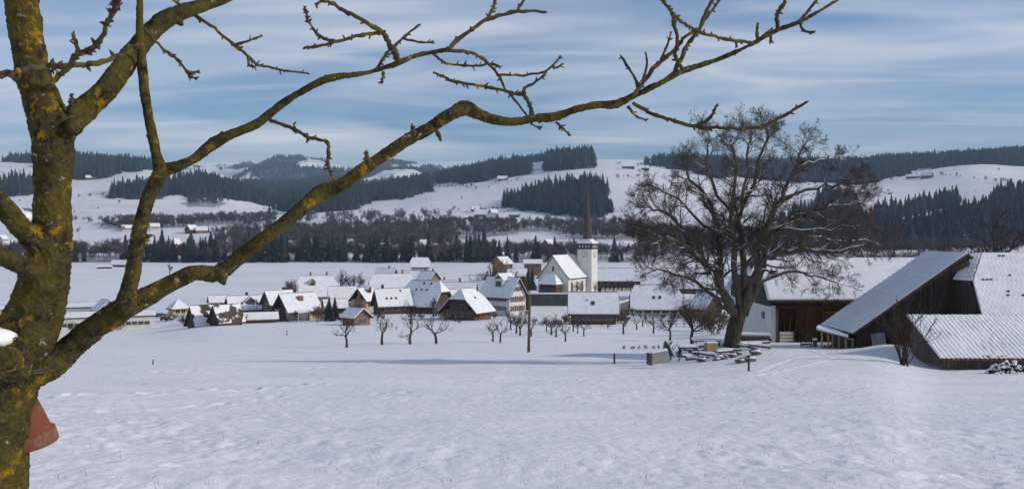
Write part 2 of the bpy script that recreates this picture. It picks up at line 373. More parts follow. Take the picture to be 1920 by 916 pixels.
def track(pix, width, depth, step=None, seed=0):     # footprints or ruts along a ground line given by photo pixels
    global ZZ
    pts = [hit(x, y, 6, 260) for x, y in pix]; rg = random.Random(seed); L = []
    for a, b in zip(pts, pts[1:]):
        n = max(2, int((b - a).length / (step or width * 0.5)))
        L += [(a + (b - a) * (k / n)) for k in range(n)]
    for k, p in enumerate(L):
        s = (0.16 if k % 2 else -0.16) if step else 0
        x0, y0 = p.x + rg.uniform(-.06, .06), p.y + s + rg.uniform(-.05, .05)
        r0 = np.searchsorted(rows, y0 - width * 2.4); r1 = np.searchsorted(rows, y0 + width * 2.4)
        if r1 <= r0: continue
        Xs = XX[r0:r1]; Ys = YY[r0:r1]
        d = np.hypot((Xs - x0), (Ys - y0)) / width
        ZZ[r0:r1] += -depth * np.exp(-(d * 1.4) ** 4) * (1 if step else 0.5) + depth * 0.35 * np.exp(-((d - 1.35) * 3) ** 2) * (1 if step else 0.3)
track([(85, 752), (150, 746), (290, 741), (470, 732), (640, 722)], 0.26, 0.13, 0.75, 1)
track([(90, 775), (300, 764), (520, 745), (820, 735)], 0.22, 0.07, 0.8, 2)
track([(300, 699), (560, 690), (700, 680), (900, 672)], 0.3, 0.10, 0.8, 3)
track([(560, 640), (480, 650), (330, 660), (150, 668)], 0.4, 0.14, 0.9, 6)
track([(1400, 700), (1445, 690), (1500, 672), (1540, 664), (1500, 655)], 0.20, 0.045, None, 4)
track([(1430, 705), (1480, 693), (1540, 682), (1580, 674), (1545, 660)], 0.20, 0.045, None, 5)
nr, ncn = XX.shape
co = np.stack([XX, YY, ZZ], -1).reshape(-1, 3).astype(np.float32)
ii = np.arange(nr * ncn, dtype=np.int32).reshape(nr, ncn)
q = np.stack([ii[:-1, :-1], ii[:-1, 1:], ii[1:, 1:], ii[1:, :-1]], -1).reshape(-1, 4)
def big_mesh(name, co, q, mat):
    me = bpy.data.meshes.new(name); me.vertices.add(len(co)); me.vertices.foreach_set('co', co.ravel())
    me.loops.add(q.size); me.loops.foreach_set('vertex_index', q.ravel().astype(np.int32))
    me.polygons.add(len(q)); me.polygons.foreach_set('loop_start', np.arange(0, q.size, 4, dtype=np.int32))
    me.polygons.foreach_set('loop_total', np.full(len(q), 4, np.int32))
    me.polygons.foreach_set('use_smooth', np.ones(len(q), bool))
    me.materials.append(mat); me.update(calc_edges=True); return me
# what grows there: forest floor and thin, grassy snow
PXg = 960 + F * XX / np.maximum(YY, 1); PYg = HOR - F * ZZ / np.maximum(YY, 1)
wood = np.zeros_like(XX)
RG = lambda X, Y: (16 * fbm(X / 60, Y / 90, 3, 51), 7 * fbm(X / 45, Y / 70, 3, 57))
_rx, _ry = RG(XX, YY)
for _, poly, a, b, h in WOODS: wood[(YY > a) & (YY < b) & inpoly(PXg + _rx, PYg + _ry, poly)] = 1
for _, poly, a, b, h, sp in BARE: wood[(YY > a) & (YY < b) & inpoly(PXg + _rx, PYg + _ry, poly)] = 0.45
farm = np.clip((YY - 3300) / 500, 0, 1) * (fbm(XX / 300, YY / 620, 5, 61) > 0.0)
wood = np.maximum(wood, farm * 0.9)
wood[(YY > 1400) & inpoly(PXg, PYg, [(350, 374), (400, 372), (425, 382), (405, 388), (352, 388)])] = 0.6
thin = np.clip(0.5 + 1.3 * fbm(XX / 60, YY / 38, 4, 81), 0, 1) * np.clip((YY - 60) / 90, 0, 1) * (0.30 + 0.35 * inpoly(PXg, PYg, [(180, 345), (400, 370), (330, 412), (100, 412)]))
thin = np.clip(thin - 0.1, 0, 1)
def snow_ground():
    m = bpy.data.materials.new('snow_ground'); m.use_nodes = True; t = m.node_tree; n = t.nodes; b = n['Principled BSDF']
    b.inputs['Roughness'].default_value = 0.55; b.inputs['Specular IOR Level'].default_value = 0.25
    g = n.new('ShaderNodeTexCoord')
    def noise(sc, det=5):
        k = n.new('ShaderNodeTexNoise'); k.inputs['Scale'].default_value = sc; k.inputs['Detail'].default_value = det
        t.links.new(g.outputs['Object'], k.inputs[0]); return k.outputs[0]
    def mix(f, a, bcol):
        k = n.new('ShaderNodeMixRGB'); t.links.new(f, k.inputs[0])
        if isinstance(a, tuple): k.inputs[1].default_value = (*a, 1)
        else: t.links.new(a, k.inputs[1])
        k.inputs[2].default_value = (*bcol, 1); return k.outputs[0]
    def rng(v, lo, hi, to=1.0):
        k = n.new('ShaderNodeMapRange'); k.inputs['From Min'].default_value = lo; k.inputs['From Max'].default_value = hi
        k.inputs['To Max'].default_value = to; t.links.new(v, k.inputs[0]); return k.outputs[0]
    def mul(a, c):
        k = n.new('ShaderNodeMath'); k.operation = 'MULTIPLY'; t.links.new(a, k.inputs[0])
        if isinstance(c, float): k.inputs[1].default_value = c
        else: t.links.new(c, k.inputs[1])
        return k.outputs[0]
    c = mix(rng(noise(0.15), 0.35, 0.65), SNOWC, (0.81, 0.82, 0.85))
    at = n.new('ShaderNodeAttribute'); at.attribute_name = 'thin'
    c = mix(mul(at.outputs['Fac'], rng(noise(0.22, 8), 0.38, 0.62)), c, (0.36, 0.37, 0.30))
    # withered blades and crumbs of soil that show through in the near field
    c = mix(rng(noise(9.0, 3), 0.76, 0.785, 0.6), c, (0.22, 0.2, 0.12))
    aw = n.new('ShaderNodeAttribute'); aw.attribute_name = 'wood'
    c = mix(mul(aw.outputs['Fac'], rng(noise(0.02, 8), 0.30, 0.42)), c, (0.045, 0.05, 0.045))
    t.links.new(c, b.inputs['Base Color'])
    b1 = n.new('ShaderNodeBump'); b1.inputs['Distance'].default_value = 0.035; t.links.new(noise(5.5, 6), b1.inputs['Height'])
    b2 = n.new('ShaderNodeBump'); b2.inputs['Distance'].default_value = 0.008; t.links.new(noise(40, 3), b2.inputs['Height'])
    t.links.new(b1.outputs[0], b2.inputs['Normal']); t.links.new(b2.outputs[0], b.inputs['Normal'])
    return m
gm = big_mesh('ground', co, q, snow_ground())
for nm, arr in (('wood', wood), ('thin', thin)):
    a = gm.attributes.new(nm, 'FLOAT', 'POINT'); a.data.foreach_set('value', arr.ravel().astype(np.float32))
tag(obj('ground', gm), 'snow covered meadow, valley floor and hills', None, kind='structure')

# ------------------------------------------------------------------ trees
def spruce_mesh(name, seed, tiers=10, pts=11, h=1.0, r=0.17):
    rg = random.Random(seed); V = []; Fc = []
    for k in range(tiers):
        f = k / tiers; z0 = 0.05 + 0.90 * f ** 0.92; rr = r * (1 - f) ** 0.85 * rg.uniform(0.82, 1.12) + 0.010
        zt = z0 + (1.55 - 0.4 * f) / tiers * rg.uniform(0.9, 1.15); c = len(V); V.append((rg.uniform(-.006, .006), rg.uniform(-.006, .006), min(zt, 1.0)))
        n2 = pts * 2; ph = rg.uniform(0, 6)
        for j in range(n2):
            a = ph + 2 * math.pi * j / n2 + rg.uniform(-.12, .12); q_ = rr * (rg.uniform(0.8, 1.25) if j % 2 == 0 else rg.uniform(0.5, 0.78))
            V.append((q_ * math.cos(a), q_ * math.sin(a), z0 - (rr * rg.uniform(0.25, 0.6) if j % 2 == 0 else -rr * 0.12)))
        Fc += [(c, c + 1 + j, c + 1 + (j + 1) % n2) for j in range(n2)]
    V = [(x * h, y * h, z * h) for x, y, z in V]
    return mesh(name, V, Fc, M['spruce'])
def grow(rg, p, d, ln, r, lvl, maxl, out, up=0.12, kids=(5, 8), ratio=0.62, rmin=0.008, wig=0.22, spread=(0.5, 1.05), segs=5):
    pts = [p.copy()]; rad = [r]; d = d.copy(); n = max(2, segs - lvl)
    r_end = max(rmin, r * (0.35 if lvl < maxl else 0.6))
    for k in range(n):
        d = (d + Vector((rg.gauss(0, wig), rg.gauss(0, wig), rg.gauss(0, wig) + up))).normalized()
        p = p + d * (ln / n); pts.append(p.copy()); rad.append(r + (r_end - r) * (k + 1) / n)
    out.append((pts, rad, lvl))
    if lvl >= maxl: return
    for k in range(rg.randint(*kids)):
        t = rg.uniform(0.25, 1.0) if lvl else rg.uniform(0.45, 1.0)
        s = min(n - 1, int(t * n)); fr = t * n - s; q_ = pts[s].lerp(pts[s + 1], fr); dd = (pts[s + 1] - pts[s]).normalized()
        side = dd.cross(Vector((rg.gauss(0, 1), rg.gauss(0, 1), rg.gauss(0, 1)))).normalized()
        a = rg.uniform(*spread); nd = (dd * math.cos(a) + side * math.sin(a)).normalized()
        grow(rg, q_, nd, ln * ratio * rg.uniform(0.7, 1.2) * (1.15 - 0.4 * t), max(rmin, (rad[s]) * 0.55), lvl + 1, maxl, out, up, kids, ratio, rmin, wig, spread, segs)
def branch_mesh(name, out, mat, sides=(7, 5, 4, 3, 3, 3, 3)):
    V = []; Fc = []
    for pts, rad, lvl in out:
        v, f = tube(pts, rad, sides[min(lvl, len(sides) - 1)]); n = len(V); V += v; Fc += [tuple(i + n for i in q_) for q_ in f]
    return mesh(name, V, Fc, mat, True)
def bare_mesh(name, seed, h, mat, kids=(5, 7), maxl=3, rmin=0.05, trunk=0.2):
    rg = random.Random(seed); out = []
    grow(rg, Vector((0, 0, -0.02 * h)), Vector((0, 0, 1)), h * 0.60, h * 0.014, 0, maxl, out, 0.10, kids, 0.60, rmin, 0.14, (0.40, 1.0), 5)
    sc = h / max(p.z for pts, r, l in out for p in pts); out = [([p * sc for p in pts], r, l) for pts, r, l in out]
    return branch_mesh(name, out, mat, (4, 3, 3, 3))
protos = bpy.data.collections.new('prototype_spruces'); protos_b = bpy.data.collections.new('prototype_bare')
for k in range(5):
    protos.objects.link(bpy.data.objects.new('spruce_form', spruce_mesh('spruce_form', 100 + k, 8 + k % 3, 8, 1.0, 0.20 + 0.03 * (k % 3))))
for k in range(3):                                     # pines and broad old spruces among them
    me_ = spruce_mesh('spruce_form', 160 + k, 7, 7, 1.0, 0.30)
    for v_ in me_.vertices: v_.co.z = v_.co.z * 0.80 if v_.co.z < 0.6 else 0.48 + (v_.co.z - 0.6) * 0.62
    protos.objects.link(bpy.data.objects.new('spruce_form', me_))
for k in range(4):
    protos_b.objects.link(bpy.data.objects.new('bare_form', bare_mesh('bare_form', 300 + k, 1.0, M['far_bark'], kids=(6, 9), rmin=0.0034)))
def stuff_forest(name, label, cat, pts, scl, coll):
    me = bpy.data.meshes.new(name); me.vertices.add(len(pts)); me.vertices.foreach_set('co', np.asarray(pts, np.float32).ravel())
    a = me.attributes.new('tree_height', 'FLOAT', 'POINT'); a.data.foreach_set('value', np.asarray(scl, np.float32))
    o = obj(name, me); tag(o, label, cat, kind='stuff')
    g = bpy.data.node_groups.new(name + '_nodes', 'GeometryNodeTree')
    g.interface.new_socket('Geometry', in_out='INPUT', socket_type='NodeSocketGeometry'); g.interface.new_socket('Geometry', in_out='OUTPUT', socket_type='NodeSocketGeometry')
    N = g.nodes; L = g.links
    gi = N.new('NodeGroupInput'); go = N.new('NodeGroupOutput'); iop = N.new('GeometryNodeInstanceOnPoints')
    ci = N.new('GeometryNodeCollectionInfo'); ci.inputs[0].default_value = coll; ci.inputs['Separate Children'].default_value = True; ci.inputs['Reset Children'].default_value = True
    iop.inputs['Pick Instance'].default_value = True
    na = N.new('GeometryNodeInputNamedAttribute'); na.data_type = 'FLOAT'; na.inputs['Name'].default_value = 'tree_height'
    rv = N.new('FunctionNodeRandomValue'); rv.data_type = 'FLOAT'; rv.inputs[3].default_value = 6.28
    cb = N.new('ShaderNodeCombineXYZ'); L.new(rv.outputs[1], cb.inputs[2])
    ri = N.new('FunctionNodeRandomValue'); ri.data_type = 'INT'; ri.inputs[4].default_value = 0; ri.inputs[5].default_value = len(coll.objects) - 1; ri.inputs['Seed'].default_value = 5
    L.new(gi.outputs[0], iop.inputs['Points']); L.new(ci.outputs[0], iop.inputs['Instance']); L.new(na.outputs[0], iop.inputs['Scale'])
    L.new(cb.outputs[0], iop.inputs['Rotation']); L.new(ri.outputs[2], iop.inputs['Instance Index']); L.new(iop.outputs[0], go.inputs[0])
    md = o.modifiers.new('trees', 'NODES'); md.node_group = g
    return o
def scatter(poly, a, b, spacing, seed):
    rg = np.random.default_rng(seed)
    xs = [p[0] for p in poly]; u0, u1 = (min(xs) - 960) / F, (max(xs) - 960) / F
    area = (u1 - u0) * (b * b - a * a) / 2; n = int(area / spacing ** 2)
    Y = np.sqrt(rg.uniform(a * a, b * b, n)); X = rg.uniform(u0, u1, n) * Y; Z = ground(X, Y)
    rx, ry = RG(X, Y); k = inpoly(960 + F * X / Y + rx, HOR - F * Z / Y + ry, poly); return np.stack([X, Y, Z], -1)[k]
for i, (nm, poly, a, b, h) in enumerate(WOODS):
    pts = scatter(poly, a, b, 8.0 if a < 1500 else 9.0, 40 + i)
    if not len(pts): continue
    s = h * (0.62 + 0.75 * np.random.default_rng(i).random(len(pts)) ** 1.5) * (0.95 + 0.5 * (vnoise(pts[:, 0] / 60, pts[:, 1] / 60, 3) + 0.3))
    pts[:, 2] -= 0.6
    stuff_forest('spruce_wood', 'dark spruce ' + nm, 'wood', pts, s, protos)
for i, (nm, poly, a, b, h, sp) in enumerate(BARE):
    pts = scatter(poly, a, b, sp, 80 + i)
    if not len(pts): continue
    s = h * (0.6 + 0.7 * np.random.default_rng(i + 50).random(len(pts)))
    stuff_forest('leafless_wood', nm, 'wood', pts, s, protos_b)
# far mountains: woods of tiny trees with clearings
rg = np.random.default_rng(9); n = 30000
Yf = rg.uniform(3900, 7000, n); Xf = rg.uniform(-0.36, 0.02, n) * Yf
k = (fbm(Xf / 300, Yf / 620, 5, 61) > 0.0); Xf, Yf = Xf[k], Yf[k]
stuff_forest('mountain_wood', 'hazy blue woods on the far mountains', 'wood', np.stack([Xf, Yf, ground(Xf, Yf) - 1], -1), rg.uniform(16, 28, len(Xf)), protos)

def hedge(lines, name, label, coll, h, seed, step=9, jit=4):
    rg = np.random.default_rng(seed); pts = []
    for ln in lines:
        w = [hit(x, y, 950, 3600) for x, y in ln]
        for a, b in zip(w, w[1:]):
            n = max(2, int((b - a).length / step))
            for k in range(n):
                p = a.lerp(b, (k + rg.random()) / n); X, Y = p.x + rg.normal(0, jit), p.y + rg.normal(0, jit)
                if rg.random() < 0.8: pts.append((X, Y, gz(X, Y)))
    stuff_forest(name, label, 'hedge', np.array(pts), h * (0.5 + rg.random(len(pts))), coll)
hedge([[(140, 374), (180, 371), (205, 370)], [(1120, 337), (1210, 334)], [(1640, 343), (1700, 336)], [(1745, 328), (1800, 334)], [(800, 352), (850, 352), (900, 356)], [(1150, 400), (1210, 395)], [(1820, 336), (1900, 345)], [(930, 345), (985, 338)], [(560, 412), (640, 410)], [(850, 396), (970, 402)], [(1160, 310), (1240, 318)],
       [(100, 415), (190, 420), (240, 436)], [(420, 440), (500, 432), (540, 425)]], 'hedgerow', 'leafless hedgerows between the hillside fields', protos_b, 9, 7)
rg = np.random.default_rng(77); pts = []
while len(pts) < 150:
    Y = rg.uniform(1150, 2600); X = rg.uniform(-.58, .58) * Y; pts.append((X, Y, gz(X, Y)))
stuff_forest('hillside_trees', 'scattered leafless trees on the snowy slopes', 'trees', np.array(pts), rg.uniform(4, 12, len(pts)), protos_b)
# ------------------------------------------------------------------ the fruit tree in the foreground
def lichen_bark():
    m = bpy.data.materials.new('lichen_bark'); m.use_nodes = True; t = m.node_tree; n = t.nodes; b = n['Principled BSDF']
    b.inputs['Roughness'].default_value = 0.9; b.inputs['Specular IOR Level'].default_value = 0.2
    g = n.new('ShaderNodeTexCoord')
    def noise(sc, det=5, off=0, ro=0.55):
        mp = n.new('ShaderNodeMapping'); mp.inputs['Location'].default_value = (off, off, -off); t.links.new(g.outputs['Object'], mp.inputs[0])
        k = n.new('ShaderNodeTexNoise'); k.inputs['Scale'].default_value = sc; k.inputs['Detail'].default_value = det; k.inputs['Roughness'].default_value = ro
        t.links.new(mp.outputs[0], k.inputs[0]); return k.outputs[0]
    def rng(v, lo, hi, to=1.0):
        k = n.new('ShaderNodeMapRange'); k.inputs['From Min'].default_value = lo; k.inputs['From Max'].default_value = hi
        k.inputs['To Max'].default_value = to; t.links.new(v, k.inputs[0]); return k.outputs[0]
    def mix(f, a, c):
        k = n.new('ShaderNodeMixRGB'); t.links.new(f, k.inputs[0])
        if isinstance(a, tuple): k.inputs[1].default_value = (*a, 1)
        else: t.links.new(a, k.inputs[1])
        k.inputs[2].default_value = (*c, 1); return k.outputs[0]
    c = mix(rng(noise(45, 8), 0.38, 0.62), (0.026, 0.020, 0.010), (0.088, 0.070, 0.034))
    c = mix(rng(noise(13, 9, 2, 0.68), 0.42, 0.62, 0.85), c, (0.138, 0.110, 0.018))
    c = mix(rng(noise(90, 5, 4), 0.60, 0.70, 0.55), c, (0.24, 0.21, 0.15))
    lm = n.new('ShaderNodeMath'); lm.operation = 'MULTIPLY'
    t.links.new(rng(noise(26, 9, 7, 0.72), 0.535, 0.585, 0.95), lm.inputs[0]); t.links.new(rng(noise(7.5, 3, 21), 0.50, 0.58), lm.inputs[1])
    c = mix(lm.outputs[0], c, (0.40, 0.225, 0.010))
    c = mix(rng(noise(34, 6, 11, 0.6), 0.645, 0.675, 0.85), c, (0.42, 0.41, 0.36))
    t.links.new(c, b.inputs['Base Color'])
    b1 = n.new('ShaderNodeBump'); b1.inputs['Distance'].default_value = 0.014; t.links.new(noise(60, 8, 1, 0.7), b1.inputs['Height'])
    b2 = n.new('ShaderNodeBump'); b2.inputs['Distance'].default_value = 0.010; t.links.new(noise(24, 9, 7, 0.72), b2.inputs['Height'])
    t.links.new(b1.outputs[0], b2.inputs['Normal']); t.links.new(b2.outputs[0], b.inputs['Normal'])
    return m
M['lichen_bark'] = lichen_bark()
M['twig_bark'] = material('twig_bark', (0.048, 0.034, 0.022), 0.9, (0.10, 0.078, 0.04), 40, detail=6, bump=0.002, bscale=160,
                          extra=chain(patches((0.11, 0.09, 0.016), 12, 0.5, 0.6, 6), patches((0.36, 0.21, 0.015), 22, 0.63, 0.67, 6, off=3)))
M['bud'] = material('bud', (0.065, 0.03, 0.025), 0.7, (0.10, 0.05, 0.035), 90)
frt = empty('fruit_tree', (P(-5, 916, 2.3).x, 2.3, gz(P(-5, 916, 2.3).x, 2.3) - 0.05))
tag(frt, 'lichen covered fruit tree with bare spreading branches close to the camera', 'tree')
T0 = Vector(frt.location)
def smooth_line(ps, k=4):                              # Catmull-Rom through (Vector, radius)
    out = []
    for i in range(len(ps) - 1):
        p0, p1, p2, p3 = ps[max(i - 1, 0)], ps[i], ps[i + 1], ps[min(i + 2, len(ps) - 1)]
        for j in range(k):
            s = j / k; f = lambda a, b_, c, d: 0.5 * ((2 * b_) + (c - a) * s + (2 * a - 5 * b_ + 4 * c - d) * s * s + (3 * b_ - a - 3 * c + d) * s ** 3)
            out.append((Vector([f(p0[0][m_], p1[0][m_], p2[0][m_], p3[0][m_]) for m_ in range(3)]), max(0.001, f(p0[1], p1[1], p2[1], p3[1]))))
    out.append(ps[-1]); return out
def bline(tr, d0, d1, wob=0.02, seed=0):               # traced line [(x, y, width)] at distances d0..d1 -> world line
    n = len(tr); o = []
    for i, (x, y, w) in enumerate(tr):
        Y = d0 + (d1 - d0) * i / max(1, n - 1) + wob * math.sin(i * 1.9 + seed) * (0 if i == 0 else 1)
        o.append((P(x, y, Y) - T0, w / 2 / F * Y))
    return o
TRUNK = [(-8, 1700, 175), (-8, 1500, 135), (-7, 1200, 114), (-6, 1000, 106), (-4, 900, 106), (0, 800, 106), (8, 725, 120), (40, 648, 116), (72, 570, 98), (86, 505, 88), (95, 440, 76), (98, 350, 68), (100, 280, 76), (92, 225, 74), (66, 155, 64), (52, 80, 60), (41, 0, 61), (34, -80, 56), (30, -260, 46)]
LIMBS = {
 'right': ([(100, 268, 60), (125, 232, 56), (160, 205, 48), (205, 160, 43), (243, 108, 40), (278, 66, 38), (312, 36, 35), (360, 17, 28), (414, -2, 23), (500, -50, 19), (640, -150, 14)], 2.3, 2.75),
 'long': ([(50, 690, 90), (92, 684, 62), (130, 653, 50), (180, 612, 47), (235, 577, 46), (290, 547, 37), (340, 521, 33), (368, 511, 31), (410, 511, 33), (450, 481, 28), (520, 428, 27), (572, 385, 28), (602, 362, 33), (640, 346, 27), (690, 311, 25), (760, 265, 25), (805, 240, 25), (850, 212, 27), (874, 203, 31), (905, 217, 22), (950, 228, 18), (1000, 222, 17), (1040, 219, 17), (1075, 206, 15), (1120, 197, 16), (1155, 195, 17), (1187, 180, 13), (1236, 157, 12), (1278, 134, 14), (1337, 115, 10), (1389, 93, 10), (1424, 75, 9), (1459, 56, 9), (1498, 42, 9), (1536, 21, 7), (1571, 0, 6), (1650, -45, 5)], 2.3, 3.0),
 'riser': ([(232, 580, 44), (241, 545, 34), (250, 505, 30), (257, 455, 29), (268, 405, 28), (282, 362, 26), (300, 326, 31)], 2.34, 2.40),
 'arching': ([(296, 330, 28), (312, 318, 27), (335, 311, 21), (368, 295, 19), (400, 270, 25), (430, 253, 20), (480, 233, 18), (525, 198, 17), (560, 175, 13), (614, 148, 15), (679, 138, 10), (704, 132, 10), (745, 119, 12), (777, 105, 10), (805, 99, 11), (840, 93, 9)], 2.40, 2.62),
 'upright': ([(302, 324, 28), (292, 285, 20), (282, 235, 18), (272, 180, 18), (267, 125, 19), (262, 70, 15), (262, 0, 13), (258, -90, 10)], 2.40, 2.52),
 'low_left': ([(92, 500, 50), (68, 455, 46), (35, 420, 42), (0, 378, 38), (-50, 320, 34)], 2.3, 2.12),
 'lower_left': ([(84, 525, 44), (60, 503, 40), (30, 492, 36), (0, 479, 34), (-60, 455, 30)], 2.3, 2.05),
 'cut_stub': ([(30, 690, 60), (12, 675, 52), (0, 672, 46)], 2.22, 2.02),
}
KNOTS = [(416, 522, 24, 2.335), (420, 530, 13, 2.335), (140, 236, 42, 2.28), (20, 655, 60, 2.2), (238, 578, 44, 2.33), (300, 324, 32, 2.4)]
b = MB()
def add_line(mb, ln, n=10):
    s = smooth_line(ln); v, f = tube([p for p, r in s], [r for p, r in s], n); mb.add(v, f)
add_line(b, bline(TRUNK, 2.3, 2.3, 0.0), 16)
def ball(mb, c, r, n=8):
    V = []; Fc = []
    for i in range(1, n):
        for k in range(n): V.append(c + Vector((math.sin(math.pi * i / n) * math.cos(2 * math.pi * k / n), math.sin(math.pi * i / n) * math.sin(2 * math.pi * k / n), math.cos(math.pi * i / n))) * r)
    V += [c + Vector((0, 0, r)), c - Vector((0, 0, r))]; a, z = len(V) - 2, len(V) - 1
    for i in range(n - 2):
        for k in range(n): Fc.append((i * n + k, (i + 1) * n + k, (i + 1) * n + (k + 1) % n, i * n + (k + 1) % n))
    for k in range(n): Fc.append((a, k, (k + 1) % n)); Fc.append((z, (n - 2) * n + (k + 1) % n, (n - 2) * n + k))
    mb.add(V, Fc)
for k in ('low_left', 'lower_left', 'cut_stub'): add_line(b, bline(*LIMBS[k], 0.0), 12)
knot = lambda mb, xs: [ball(mb, P(x, y, d) - T0, w * .43 / F * d) for x, y, w, d in KNOTS if xs(x)]
knot(b, lambda x: x < 150)
def bark_part(name, mb, voxel, amp, mat='lichen_bark'):
    o = mb.build(name, M[mat], frt, True)
    r = o.modifiers.new('weld', 'REMESH'); r.mode = 'VOXEL'; r.voxel_size = voxel; r.use_smooth_shade = True
    s = o.modifiers.new('smooth', 'SMOOTH'); s.factor = 0.5; s.iterations = 5
    for sc, a in ((0.05, amp), (0.014, amp * 0.55)):
        tx = bpy.data.textures.new('bark_relief', 'CLOUDS'); tx.noise_scale = sc; tx.noise_type = 'HARD_NOISE' if sc < .02 else 'SOFT_NOISE'; tx.noise_depth = 3
        d = o.modifiers.new('relief', 'DISPLACE'); d.texture = tx; d.texture_coords = 'LOCAL'; d.strength = a; d.mid_level = 0.5
    return o
bark_part('trunk', b, 0.0032, 0.012)
for nm, amp in (('right', 0.008), ('long', 0.0075), ('riser', 0.007), ('arching', 0.006), ('upright', 0.005)):
    b = MB(); add_line(b, bline(*LIMBS[nm], 0.012, len(nm)), 12)
    if nm == 'long': knot(b, lambda x: x > 400)
    if nm == 'riser': knot(b, lambda x: 230 < x < 310)
    if nm == 'arching': knot(b, lambda x: 400 < x < 410)
    rg = random.Random(len(nm) * 7)                    # spurs and old leaf scars along the limb
    L = smooth_line(bline(*LIMBS[nm], 0.012, len(nm)))
    for k in range(5, len(L) - 2):
        if rg.random() < 0.17:
            p, r = L[k]; d = Vector((rg.gauss(0, 1), rg.gauss(0, .6), rg.gauss(0, 1))).normalized()
            e = p + d * r * rg.uniform(1.15, 1.5); v, f = tube([p, e], [r * 0.75, r * rg.uniform(0.2, 0.4)], 6); b.add(v, f)
    bark_part('limb', b, 0.0026 if nm != 'arching' else 0.0022, amp)
